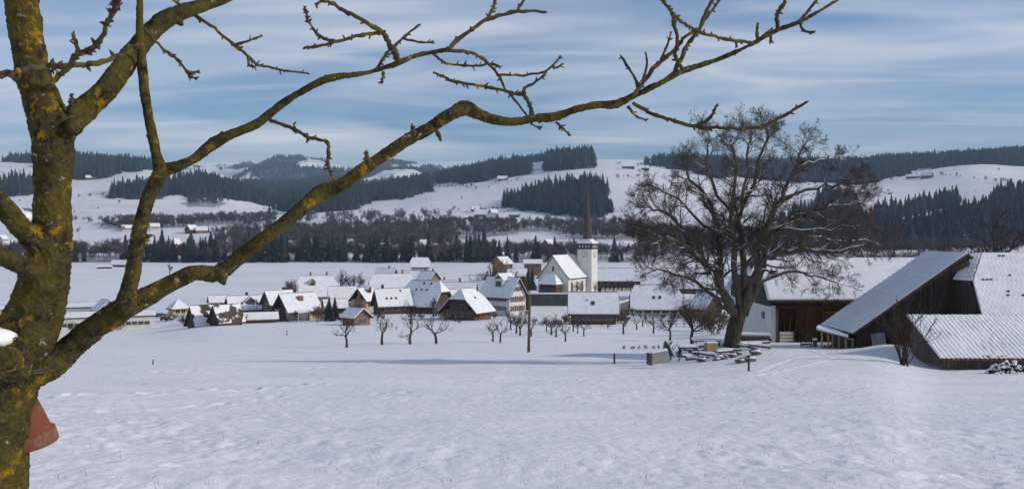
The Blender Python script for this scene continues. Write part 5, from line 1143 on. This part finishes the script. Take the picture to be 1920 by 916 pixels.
# ------------------------------------------------------------------ farm at the right
def quad_sheet(a, b_, c, d, nu, nv, fn, th):
    """thick sheet over the quad a-b-c-d (a-b one side, d-c the other); fn(u, v) lifts it along the normal"""
    a, b_, c, d = map(Vector, (a, b_, c, d)); nr = (b_ - a).cross(d - a).normalized()
    if nr.z < 0: nr = -nr
    top = []
    for j in range(nv + 1):
        for i in range(nu + 1):
            u, v = i / nu, j / nv; p = (a * (1 - u) + b_ * u) * (1 - v) + (d * (1 - u) + c * u) * v
            top.append(p + nr * (fn(u, v) + th))
    n = len(top); bot = []
    for j in range(nv + 1):
        for i in range(nu + 1):
            u, v = i / nu, j / nv; bot.append((a * (1 - u) + b_ * u) * (1 - v) + (d * (1 - u) + c * u) * v)
    w = nu + 1; F1 = []; up = (b_ - a).cross(d - a).z > 0
    for j in range(nv):
        for i in range(nu):
            q_ = (j * w + i, j * w + i + 1, (j + 1) * w + i + 1, (j + 1) * w + i)
            F1.append(q_ if up else q_[::-1]); F1.append(tuple(k + n for k in (q_[::-1] if up else q_)))
    rim = [i for i in range(w)] + [j * w + nu for j in range(1, nv + 1)] + [nv * w + i for i in range(nu - 1, -1, -1)] + [j * w for j in range(nv - 1, 0, -1)]
    for x_, y_ in zip(rim, rim[1:] + rim[:1]): F1.append((y_, x_, x_ + n, y_ + n) if up else (x_, y_, y_ + n, x_ + n))
    return top + bot, F1
def planks(parent, a, b_, z0f, z1f, w, mat, th=0.04, seed=0, name='plank', prob=1.0):
    """upright boards between ground points a and b_; z0f/z1f give foot and head height at a fraction 0..1"""
    a, b_ = Vector(a), Vector(b_); ln = (b_ - a).length; n = max(1, int(ln / w)); d = (b_ - a) / n; rg = random.Random(seed)
    nr = Vector((d.y, -d.x, 0)).normalized(); dirn = d.normalized()
    for i in range(n):
        f0, f1 = i / n, (i + 1) / n; g = d.length * .04; pr = rg.uniform(0, .022)
        p0 = a + d * i + dirn * g + nr * pr; p1 = a + d * (i + 1) - dirn * g + nr * pr
        q_ = [Vector((p0.x, p0.y, z0f(f0))), Vector((p1.x, p1.y, z0f(f1))), Vector((p1.x, p1.y, z1f(f1))), Vector((p0.x, p0.y, z1f(f0)))]
        b = MB(); b.prism([q - nr * 0 for q in q_], -nr * th); b.build(name, M[mat], parent)
nz = lambda x, y, s: float(vnoise(x, y, s))
# --- low shed in front (tiled lean-to roof towards us)
sh = empty('low_shed', (22.5, 46.4, gz(22.5, 46.4))); tag(sh, 'low weathered shed with ribbed snowy tile roof at the right edge', 'shed'); o0 = Vector(sh.location)
rA, rB = P(1699, 594, 50.2), P(1699, 594, 50.2) + Vector((13, 0, 0)); eA = P(1763, 676, 45.9); eB = eA + Vector((13, 0, 0.0))
q4 = [p - o0 for p in (eA, eB, rB, rA)]
v, f = quad_sheet(*q4, 2, 2, lambda u, v_: 0, .08); rf = mk('roof_boards', v, f, M['dark_wood'], sh)
RW = 0.245; NR = int(13 / RW)
v, f = quad_sheet(*[p + Vector((0, 0, .10)) for p in q4], NR * 8, 34, lambda u, v_: .034 * abs(math.sin(u * NR * math.pi)) * (.75 + .7 * nz(u * 9, v_ * 4, 12)) + .03 * nz(u * 50, v_ * 18, 4) + .010 * (1 - (v_ * 14 % 1)) + .012 * nz(u * 160, v_ * 60, 6), .035)
mk('snow', v, f, M['roof_snow'], sh, True)
sl = (rA - eA); tile = MB()
for k in range(5):
    a0, a1 = math.pi * k / 5, math.pi * (k + 1) / 5
    tile.add([(-math.cos(a0) * RW * .46, 0, math.sin(a0) * .06), (-math.cos(a1) * RW * .46, 0, math.sin(a1) * .06), (-math.cos(a1) * RW * .46, .42, math.sin(a1) * .06 + .18), (-math.cos(a0) * RW * .46, .42, math.sin(a0) * .06 + .18),
              (-math.cos(a0) * RW * .46, 0, math.sin(a0) * .06 - .03), (-math.cos(a1) * RW * .46, 0, math.sin(a1) * .06 - .03), (-math.cos(a1) * RW * .46, .42, math.sin(a1) * .06 + .15), (-math.cos(a0) * RW * .46, .42, math.sin(a0) * .06 + .15)],
             [(0, 1, 2, 3), (7, 6, 5, 4), (0, 4, 5, 1), (1, 5, 6, 2), (2, 6, 7, 3), (3, 7, 4, 0)])
tm = tile.mesh('roof_tile', M['tile_red'])
for k in range(NR): obj('roof_tile', tm, sh, (eA - o0) + Vector(((k + .5) * RW, -.20, .02)))
b = MB(); b.box2((0.02, .05, -1.2), (.16, 3.6, .3)); b.build('plinth', M['concrete'], sh)
planks(sh, (0, 3.55, 0), (0, .06, 0), lambda t: .10, lambda t: (rA.z - o0.z - .12) * (1 - t) + (eA.z - o0.z + .02) * t - .02, .17, 'grey_wood', .04, 3)
planks(sh, (.05, 0, 0), (12.8, 0, 0), lambda t: -.9, lambda t: eA.z - o0.z + .06, .2, 'grey_wood', .04, 5)
b = MB(); b.box2((.15, .08, -1), (12.7, 3.5, .1)); b.build('floor_block', M['dark_wood'], sh)
b = MB(); b.prism([(12.7, .1, -.9), (12.7, 3.6, -.9), (12.7, 3.6, rA.z - o0.z - .1), (12.7, .1, eA.z - o0.z)], (.1, 0, 0)); b.build('end_wall', M['grey_wood'], sh)
b = MB(); b.box2((.05, 3.5, -1), (12.7, 3.62, rA.z - o0.z - .15)); b.build('back_wall', M['grey_wood'], sh)
# --- steep shed: ridge runs away from us, long slope falls to the left
st = empty('steep_shed', P(1640, 650, 54.9)); tag(st, 'steep roofed dark timber shed with snowy tiles and gable towards the camera', 'shed'); o0 = Vector(st.location)
ap0, ev0 = P(1815, 479, 54.6), P(1600, 629, 54.6); ap1 = Vector((ap0.x, 60.0, ap0.z)); ev1 = Vector((ev0.x, 60.0, ev0.z))
q4 = [p - o0 for p in (ev0, ev1, ap1, ap0)]
v, f = quad_sheet(*q4, 2, 2, lambda u, v_: 0, .12); mk('roof_boards', v, f, M['dark_wood'], st)
def steepf(u, v_): return .05 * (1 - (v_ * 22 % 1)) * min(1, v_ * 1.8 + .15) + .022 * abs(math.sin(u * 34 * math.pi)) * v_ + .03 * nz(u * 6, v_ * 8, 8) + .05 * (1 - v_) + .010 * nz(u * 60, v_ * 80, 8)
v, f = quad_sheet(*[p + Vector((-.05, 0, .125)) for p in q4], 60, 176, steepf, .05); mk('snow', v, f, M['roof_snow'], st, True)
rs = [p - o0 for p in (ap0, ap1)]; rse = [p + Vector((.3, 0, -.22)) for p in rs]
v, f = quad_sheet(rs[0], rs[1], rse[1], rse[0], 4, 4, lambda u, v_: 0, .12); mk('right_slope', v, f, M['roof_dark'], st)
L_ = (ap0 - ev0); NT = 40; tb = MB(); tb.box((0, 0, 0), (.22, .20, .05)); tb_ = tb.mesh('verge_tile', M['tile_red']); an = math.atan2(L_.z, L_.x)
for k in range(NT):
    o = obj('verge_tile', tb_, st, (ev0 - o0) + L_ * ((k + .5) / NT) + Vector((.02, -.06, .10))); o.rotation_euler = (0, -an + .06, 0)
zl = lambda t: (ev0.z - o0.z - .05) + (ap0.z - ev0.z) * t
planks(st, (ev0.x + .35 - o0.x, 54.95 - o0.y, 0), (ap0.x - .02 - o0.x, 54.95 - o0.y, 0), lambda t: -1.8, lambda t: zl(t * .95 + .05) , .21, 'dark_wood', .04, 7)
planks(st, (ap0.x - o0.x, 54.95 - o0.y, 0), (ap0.x + .28 - o0.x, 54.95 - o0.y, 0), lambda t: -1.8, lambda t: zl(1) - .2 * t, .22, 'dark_wood', .04, 8)
b = MB(); b.prism([(ev0.x + .4 - o0.x, 55.1 - o0.y, -1.8), (ap0.x + .2 - o0.x, 55.1 - o0.y, -1.8), (ap0.x + .2 - o0.x, 55.1 - o0.y, zl(1) - .3), (ap0.x - o0.x, 55.1 - o0.y, zl(1) - .1), (ev0.x + .4 - o0.x, 55.1 - o0.y, zl(0) + .1)], (0, 4.4, 0)); b.build('inner_frame', M['dark_wood'], st)
# lean-to porch at its left wall
pt = empty('porch', P(1562, 668, 55.23)); tag(pt, 'small porch with snowy roof, pale posts and firewood at the steep shed', 'porch'); o0p = Vector(pt.location)
b = MB(); b.prism([P(1531, 617, 54.60) - o0p, P(1590, 632, 54.18) - o0p, P(1592, 630, 56.5) - o0p, P(1536, 612, 56.5) - o0p], (0, 0, .16)); b.build('snow', M['roof_snow'], pt)
b = MB(); b.prism([P(1531, 619.5, 54.60) - o0p, P(1590, 634.5, 54.18) - o0p, P(1592, 632, 56.5) - o0p, P(1536, 614, 56.5) - o0p], (0, 0, .05)); b.build('porch_roof', M['grey_wood'], pt)
for x, y0_, y1_ in ((1541, 620, 664), (1561, 624, 662), (1553, 622, 650), (1573, 628, 655)):
    b = MB(); b.bar(P(x, y1_ + 4, 54.81) - o0p, P(x, y0_, 54.81) - o0p, .055, 6); b.build('post', M['pale_wood'], pt)
for x0_, x1_ in ((1586, 1587.5), (1598.5, 1600.5)):
    b = MB(); b.bar(P(x0_, 664, 54.49) - o0p, P(x0_, 633, 54.49) - o0p, .06, 4); b.build('door_post', M['pale_wood'], pt)
b = MB(); b.bar(P(1585, 634, 54.49) - o0p, P(1601, 636, 54.49) - o0p, .06, 4); b.build('door_head', M['pale_wood'], pt)
rg = random.Random(4)
for k in range(26):                                    # split firewood under the porch
    x, y = rg.uniform(1544, 1582), rg.uniform(648, 664); p = P(x, y, 55.55 + rg.uniform(0, .2)) - o0p; b = MB()
    a = rg.uniform(0, 6); r_ = rg.uniform(.05, .085); b.bar(p, p + Vector((rg.uniform(-.05, .05), .5, 0)), r_, 5); b.build('log', M['ochre_wood' if k % 3 else 'brown_wood'], pt)
# --- barn with tiled, half-hipped roof at the far right
tb0 = empty('tiled_barn', P(1870, 650, 54)); tag(tb0, 'big barn with half-hipped snowy tile roof at the right edge', 'barn'); o0 = Vector(tb0.location)
RY_ = 56.2; RX = P(1840, 478, RY_).x; rz_ = P(1840, 478, RY_).z; c1 = P(1823, 530, 53.0); c2 = P(1841, 598, 50.5); c3 = P(1787, 527, 54.4)
XR = RX + 14
def trow(nr, amp=.05): return lambda u, v_: amp * (1 - (v_ * nr % 1)) * .5 + .022 * abs(math.sin(u * 58 * math.pi + 1.57 * (int(v_ * nr) % 2))) + .02 * nz(u * 30, v_ * 12, 3)
q4 = [p - o0 for p in (c1, Vector((XR, c1.y, c1.z)), Vector((XR, RY_, rz_)), Vector((RX, RY_, rz_)))]
v, f = quad_sheet(*q4, 2, 2, lambda u, v_: 0, .1); mk('roof_boards', v, f, M['roof_dark'], tb0)
v, f = quad_sheet(*[p + Vector((0, -.03, .105)) for p in q4], 200, 40, trow(7), .03); mk('snow', v, f, M['tile_snow'], tb0, True)
q4 = [p - o0 for p in (c2, Vector((XR, c2.y, c2.z)), Vector((XR, c1.y, c1.z)), c1)]
v, f = quad_sheet(*q4, 2, 2, lambda u, v_: 0, .1); mk('roof_boards', v, f, M['roof_dark'], tb0)
v, f = quad_sheet(*[p + Vector((0, -.03, .105)) for p in q4], 200, 50, trow(9), .03); mk('snow', v, f, M['tile_snow'], tb0, True)
v, f = quad_sheet(*[p - o0 for p in (c3, c1, P(1840, 478, RY_), P(1817, 480, RY_ + .1))], 2, 2, lambda u, v_: 0, .1); mk('half_hip_boards', v, f, M['roof_dark'], tb0)
v, f = quad_sheet(*[p - o0 + Vector((0, 0, .105)) for p in (c3, c1, P(1840, 478, RY_), P(1817, 480, RY_ + .1))], 40, 40, trow(7), .03); mk('half_hip_snow', v, f, M['tile_snow'], tb0, True)
q4 = [p - o0 for p in (Vector((RX, RY_, rz_)), Vector((XR, RY_, rz_)), Vector((XR, 62.2, c2.z)), Vector((RX - 2, 62.2, c2.z)))]
v, f = quad_sheet(*q4, 4, 4, lambda u, v_: 0, .2); mk('rear_slope', v, f, M['roof_snow'], tb0)
tl = MB(); tl.box((0, 0, 0), (.13, .11, .05)); tlm = tl.mesh('bare_tile', M['roof_dark'])
rg = random.Random(6)
for k in range(17):                                    # tiles where the snow has slid off
    up_ = rg.random() < .4; v_ = (rg.randint(0, 6) + .08) / 7 if up_ else (rg.randint(0, 8) + .08) / 9; u = rg.uniform(.01, .42)
    A, B_ = (c1, Vector((RX, RY_, rz_))) if up_ else (c2, c1); p = A.lerp(B_, v_) + Vector((u * 13, 0, 0)); d = B_ - A
    for j in range(rg.randint(1, 3)):
        o = obj('bare_tile', tlm, tb0, p - o0 + Vector((.24 * j, -.06, .20))); o.rotation_euler = (math.atan2(d.z, d.y), 0, 0)
planks(tb0, (27.35 - o0.x, 54.6 - o0.y, 0), (27.25 - o0.x, 50.9 - o0.y, 0), lambda t: -2.5, lambda t: c1.z - o0.z + .05 - max(0, t - .45) * 3.2, .25, 'dark_wood', .05, 9)
b = MB(); b.prism([(27.42 - o0.x, 51 - o0.y, -2.5), (27.5 - o0.x, 61 - o0.y, -2.5), (27.5 - o0.x, 61 - o0.y, c2.z - o0.z), (27.5 - o0.x, 57 - o0.y, c1.z - o0.z - .3), (27.45 - o0.x, 53 - o0.y, c1.z - o0.z - .2), (27.42 - o0.x, 51 - o0.y, c2.z - o0.z + .2)], (12.5, 0, 0)); b.build('wall', M['dark_wood'], tb0)
# --- long barn behind the walnut tree
ba = empty('long_barn', Vector((19.3, 66, gz(19.3, 66)))); tag(ba, 'long barn with white plaster gable and open timber front behind the walnut tree', 'barn'); o0 = Vector(ba.location)
ez = P(1446, 566, 66).z - o0.z; rzz = P(1600, 489, 72.5).z - o0.z; BL = 13.4; RY = 6.5; BD = 12.0
x0r, x1r = -.45, BL + 1
v, f = quad_sheet((x0r, -.6, ez), (x1r, -.6, ez), (x1r, RY, rzz), (x0r + .4, RY, rzz), 2, 2, lambda u, v_: 0, .14); mk('roof_boards', v, f, M['dark_wood'], ba)
v, f = quad_sheet((x0r + .03, -.55, ez + .15), (x1r, -.55, ez + .15), (x1r, RY, rzz + .15), (x0r + 1.2, RY, rzz + .15), 60, 30, lambda u, v_: .035 * nz(u * 14, v_ * 7, 2) + .03 * nz(u * 50, v_ * 22, 3), .16); mk('snow', v, f, M['roof_snow'], ba, True)
v, f = quad_sheet((x1r, RY, rzz), (x0r, RY, rzz), (x0r, BD + 1, ez), (x1r, BD + 1, ez), 4, 4, lambda u, v_: 0, .3); mk('rear_slope', v, f, M['roof_snow'], ba)
hz_ = ez + (rzz - ez) * .62
b = MB(); b.prism([(x0r - .1, RY - 3, hz_), (x0r - .1, RY + 3, hz_), (x0r + 1.4, RY, rzz + .22)], (0, 0, .14)); b.build('half_hip_snow', M['roof_snow'], ba)
b = MB(); b.box2((0, 0, -1.5), (.35, BD, ez - .25)); b.build('gable_wall', M['white_plaster'], ba)
planks(ba, (-.03, BD, 0), (-.03, 0, 0), lambda t: ez - .35, lambda t: ez + .05 + (rzz - ez - .1) * min(.64, 1 - abs(t - .46) / .54), .26, 'dark_wood', .05, 11)
b = MB(); b.box((-.06, 1.9, ez * .62), (.1, .55, .5)); b.build('window', M['glass'], ba)
b = MB(); b.box2((.35, BD - .3, -1.5), (BL, BD, ez)); b.build('rear_wall', M['dark_wood'], ba)
b = MB(); b.box2((BL - .3, 0, -1.5), (BL, BD - .3, ez)); b.build('end_wall', M['dark_wood'], ba)
planks(ba, (.4, 1.7, 0), (9.5, 1.7, 0), lambda t: -.4, lambda t: ez + .5, .30, 'door_wood', .06, 12, 'door_board')
b = MB(); b.box2((.36, 2.0, -.5), (BL - .3, 2.2, ez + .8)); b.build('inner_wall', M['dark_wood'], ba)
for x in (.5, 2.4, 4.4, 6.9, 9.2):
    b = MB(); b.box2((x - .09, 1.5, -.5), (x + .09, 1.63, ez + .3)); b.build('post', M['brown_wood'], ba)
for zz in (1.05, 2.1):
    b = MB(); b.box2((4.5, 1.54, zz - .07), (6.8, 1.6, zz + .07)); b.build('door_batten', M['ochre_wood'], ba)
b = MB(); b.box2((.36, -.05, ez - .5), (BL, .12, ez - .28)); b.build('eave_beam', M['dark_wood'], ba)
b = MB(); b.box2((.37, -.02, -.6), (.55, .14, ez - .5)); b.build('corner_post', M['grey_wood'], ba)
# things before and inside the barn
def at(x, y, Y, name, label, cat, rz=0):
    e = empty(name, P(x, y, Y), rz); return tag(e, label, cat)
g_ = 66.4 / F
cr = at(1472, 645, 66.2, 'crate', 'pale slatted crate with red corner posts in the barn front', 'crate')
for k in range(4):
    b = MB(); b.box((0, -.3, .12 + k * .25), (1.1, .03, .2)); b.build('slat', M['white_plaster'], cr); b = MB(); b.box((-.56, 0, .12 + k * .25), (.03, .58, .2)); b.build('slat', M['white_plaster'], cr)
for sx in (-.56, .56):
    b = MB(); b.box((sx, -.33, .52), (.10, .09, 1.04)); b.build('post', M['red_wood'], cr)
b = MB(); b.box((0, 0, .5), (1.05, .5, .9)); b.build('filling', M['brown_wood'], cr)
for k, (x, yb, yt, ln) in enumerate(((1478, 640, 596, 4), (1486, 640, 602, 8), (1473, 636, 604, -3))):
    o = MB().bar(P(x, yb, 66.8), P(x + ln, yt, 67.5), .06, 4).build('leaning_board', M['ochre_wood' if k != 1 else 'grey_wood']); tag(o, ('long board leaning on the barn door behind the crate', 'grey board leaning farthest right on the barn door', 'short board leaning left of the long one')[k], 'board')
w_ = at(1528, 667, 57, 'carved_post', 'thick weathered wooden post standing before the barn', 'post')
b = MB(); 
for k in range(6): b.bar((0.02 * (k % 2), 0, k * .19 - .1), (0, .01, k * .19 + .1), .19 - .012 * k, 10, .18 - .014 * k)
b.build('post_body', M['grey_wood'], w_, True); cushion('snow', Vector((0, 0, 1.08)), .16, .16, .09, w_, 4)
bn = at(1514, 669, 56.6, 'garden_bench', 'small dark iron bench beside the weathered post', 'bench')
for k in range(3): b = MB(); b.box((0, -.18 + .17 * k, .42), (.75, .12, .04)); b.build('slat', M['iron'], bn)
for k in range(2): b = MB(); b.box((0, .24, .62 + .18 * k), (.75, .04, .10)); b.build('slat', M['iron'], bn)
for sx in (-.33, .33):
    b = MB(); b.bar((sx, -.2, -.05), (sx, -.2, .42), .03, 6); b.bar((sx, .24, -.05), (sx, .26, .9), .03, 6); b.bar((sx, -.2, .42), (sx, .24, .42), .03, 6); b.build('leg_frame', M['iron'], bn)
bx_ = at(1510, 632, 66, 'potted_bush', 'greenish leafless bush inside the barn front', 'shrub'); out = []; rg = random.Random(3)
for k in range(14): grow(rg, Vector((rg.gauss(0, .3), 0, -.4)), Vector((rg.gauss(0, .4), rg.gauss(0, .2), 1)).normalized(), .8, .02, 1, 3, out, .02, (4, 6), .5, .008, .15, (.3, .8), 5)
obj('stems', branch_mesh('stems', out, material('greenish_stems', (.09, .09, .03), .9)), bx_)
# corrugated sheet against the shed wall
cs = MB(); n = 24; V = []; Fc = []
for k in range(n + 1):
    u = k / n; p = P(1636 + 26 * u, 0, 54.4); off = .025 * math.sin(k * math.pi / 1.5)
    for zz in (P(0, 650 - 3 * u, 54.4).z, P(0, 627 - 4 * u, 54.4).z): V.append((p.x, 54.4 + off + (0.25 if zz > -6.5 else 0), zz))
for k in range(n): Fc.append((2 * k, 2 * k + 2, 2 * k + 3, 2 * k + 1))
o = mk('corrugated_sheet', V, Fc, M['tin']); o.modifiers.new('thick', 'SOLIDIFY').thickness = .006; tag(o, 'grey corrugated metal sheet leaning on the steep shed', 'metal sheet')
# --- clutter under the walnut tree
tr0 = at(1238, 678, 47.5, 'concrete_trough', 'tipped beige concrete slab box in the snow left of the walnut tree', 'trough', .25)
b = MB(); b.prism([(-.55, -.12, -.1), (.55, -.12, -.02), (.5, .1, .55), (-.42, .1, .42)], (.05, .3, .05)); b.build('slab', M['concrete'], tr0)
b = MB(); b.box((-.56, .15, .16), (.09, .6, .62)); b.build('side', M['dark_stone'], tr0); b = MB(); b.prism([(-.42, .1, .45), (.5, .1, .58), (.5, .42, .63), (-.4, .42, .5)], (0, 0, .05)); b.build('snow', M['snow'], tr0)
M['green_paint'] = material('green_paint', (.012, .075, .04), .5, (.02, .05, .035), 4)
gt = at(1252, 664, 52, 'wheelbarrow', 'dark green wheelbarrow tipped up behind the concrete slab', 'wheelbarrow')
b = MB(); b.prism([(-.35, 0, -.05), (.36, -.05, -.1), (.12, .05, .55), (-.12, .05, .78)], (.03, .45, 0)); b.build('tub', M['green_paint'], gt)
b = MB(); b.bar((.40, -.03, -.15), (.05, .0, .5), .035, 6); b.build('handle', M['grey_wood'], gt); b = MB(); b.bar((-.30, .2, .02), (-.30, .28, .02), .2, 14); b.build('wheel', M['iron'], gt)
b = MB(); b.prism([(.36, -.06, -.1), (.42, -.06, -.1), (.18, .04, .52), (.12, .04, .56)], (0, .45, 0)); b.build('snow', M['snow'], gt)
def table(x, y, Y, w, d, h, label, tw=.10):
    e = at(x, y, Y, 'garden_table', label, 'table')
    b = MB(); b.box((0, 0, h), (w, d, .06)); b.build('tabletop', M['grey_wood'], e)
    b = MB(); b.box((0, 0, h + .10), (w + .03, d + .02, .13)); s_ = b.build('snow', M['snow'], e); m_ = s_.modifiers.new('round', 'BEVEL'); m_.width = .05; m_.segments = 3
    for sx in (-1, 1):
        for sy in (-1, 1): b = MB(); b.bar((sx * w * .42, sy * d * .4, -.3), (sx * w * .42, sy * d * .4, h), .04, 6); b.build('leg', M['dark_wood'], e)
table(1324, 656, 57.5, 1.75, 1.0, .62, 'large snow covered garden table left of the walnut trunk'); table(1290, 660, 54, 1.15, .8, .30, 'low snow covered table in front of the leafless bush')
wb = at(1333, 661, 53.6, 'wooden_box', 'pale wooden box beside the walnut trunk', 'box', .2)
for k in range(3): b = MB(); b.box((0, 0, .1 + .2 * k), (.66, .5, .19)); b.build('plank', M['pale_wood'], wb)
b = MB(); b.box((0, 0, .65), (.68, .52, .06)); b.build('snow', M['snow'], wb)
rg = random.Random(8)
def heap(x0_, x1_, y0_, y1_, n, label, group, cat, kinds):
    for k in range(n):
        x, y = rg.uniform(x0_, x1_), rg.uniform(y0_, y1_); p = hit(x, y, 40, 70); e = empty(kinds, p + Vector((0, 0, .05)), rg.uniform(-.6, .6)); tag(e, label, cat, group)
        if kinds == 'stone':
            s = rg.uniform(.12, .3); b = MB(); ball(b, Vector((0, 0, s * .3)), s, 7); b.v = [(vx * rg.uniform(.9, 1.5), vy, vz * rg.uniform(.6, .9)) for vx, vy, vz in b.v]; b.build('stone_body', M['dark_stone'], e); cushion('snow', Vector((0, 0, s * .55)), s * 1.05, s * .9, s * .3, e, k)
        else:
            ln = rg.uniform(.5, 1.5); h = rg.uniform(.02, .28); b = MB(); b.box((0, 0, h), (ln, rg.uniform(.12, .3), rg.uniform(.05, .12)), Matrix.Rotation(rg.uniform(-.2, .2), 3, 'Y')); b.build('board', M['dark_wood' if k % 3 else 'grey_wood'], e); b = MB(); b.box((0, 0, h + .10), (ln * .92, .2, .07), Matrix.Rotation(rg.uniform(-.08, .08), 3, 'Y')); b.build('snow', M['snow'], e)
heap(1285, 1372, 652, 676, 22, 'snowy board lying in the heap before the walnut tree', 'boards heaped under the walnut tree', 'board', 'loose_board')
heap(1395, 1432, 645, 660, 10, 'snowy board lying in the heap between walnut trunk and barn', 'boards heaped beside the barn', 'board', 'loose_board')
heap(1270, 1420, 650, 680, 24, 'dark stone with a snow cap on the ground around the walnut tree', 'stones around the walnut tree', 'stone', 'stone')
fb = at(1412, 642, 59, 'plank_stack', 'low stack of planks under a snow sheet right of the walnut trunk', 'plank stack', -.15)
for k in range(3): b = MB(); b.box((.1 * (k % 2), 0, .08 + .16 * k), (2.1, .9, .13)); b.build('plank', M['grey_wood'], fb)
b = MB(); b.box((0, 0, .58), (2.2, 1.0, .16)); s_ = b.build('snow', M['snow'], fb); m_ = s_.modifiers.new('round', 'BEVEL'); m_.width = .06; m_.segments = 3
fp = at(1452, 648, 63, 'flat_board', 'flat snowy board on the ground before the barn corner', 'board', .1); b = MB(); b.box((0, 0, .08), (1.3, .5, .08)); b.build('board', M['dark_wood'], fp); b = MB(); b.box((0, 0, .15), (1.25, .48, .06)); b.build('snow', M['snow'], fp)
# --- snowy bush at the right edge and dead leaves/blades in the snow
def snow_bush(x, y, Y, w, h, label, seed, n=60):
    e = at(x, y, Y, 'snowy_bush', label, 'bush'); rg = random.Random(seed); b = MB(); s_ = MB()
    for k in range(n):
        a = rg.uniform(0, 6.28); rr = rg.uniform(0, 1) ** .5; c = Vector((math.cos(a) * rr * w, math.sin(a) * rr * w * .6, h * (1 - rr * rr) * rg.uniform(.3, 1.0)))
        ball(b, c, rg.uniform(.05, .11), 5); ball(s_, c + Vector((0, 0, .075)), rg.uniform(.06, .10), 5)
    for k in range(14):
        a = rg.uniform(0, 6.28); b.bar((0, 0, -.2), (math.cos(a) * w * .8, math.sin(a) * w * .5, h * rg.uniform(.5, 1.1)), .012, 4)
    b.build('leaves', M['dark_leaf'], e); s_.build('snow', M['snow'], e, True)
    for o in e.children: o['kind'] = 'stuff'
snow_bush(1893, 703, 43, 1.1, .75, 'snow laden dark bush at the right edge before the low shed', 2, 90); snow_bush(1668, 692, 44.5, .35, .12, 'low snowy tuft at the foot of the tall bare shrub', 3, 26)
gb = MB(); rg = random.Random(31)
for k in range(190):
    y = rg.uniform(720, 930); x = rg.uniform(60, 1960); p = hit(x, y, 5, 60)
    for j in range(rg.randint(1, 4)):
        h = rg.uniform(.015, .06) if rg.random() < .965 else rg.uniform(.12, .24); q_ = p + Vector((rg.gauss(0, .03), rg.gauss(0, .03), .03)); t_ = q_ + Vector((rg.gauss(0, .35) * h, rg.gauss(0, .3) * h, h)); w = Vector((.0022, 0, 0))
        gb.add([q_ - w, q_ + w, t_ + w * .3, t_ - w * .3], [(0, 1, 2, 3)])
o = gb.build('grass', material('dry_grass', (.17, .14, .06), .9, (.10, .10, .04), 3)); tag(o, 'withered grass blades poking through the near snow', 'grass', kind='stuff')
# ------------------------------------------------------------------ haze
hm = bpy.data.materials.new('haze'); hm.use_nodes = True; t = hm.node_tree; t.nodes.clear()
pv = t.nodes.new('ShaderNodeVolumePrincipled'); pv.inputs['Color'].default_value = (0.52, 0.72, 1.0, 1); pv.inputs['Density'].default_value = 0.000095
pv.inputs['Anisotropy'].default_value = 0.0
mo = t.nodes.new('ShaderNodeOutputMaterial'); t.links.new(pv.outputs[0], mo.inputs['Volume'])
b = MB(); b.box2((-12000, -300, -60), (12000, 9400, 780)); hz = b.build('haze', hm); tag(hz, 'thin blue winter haze over the valley', 'haze', kind='stuff')
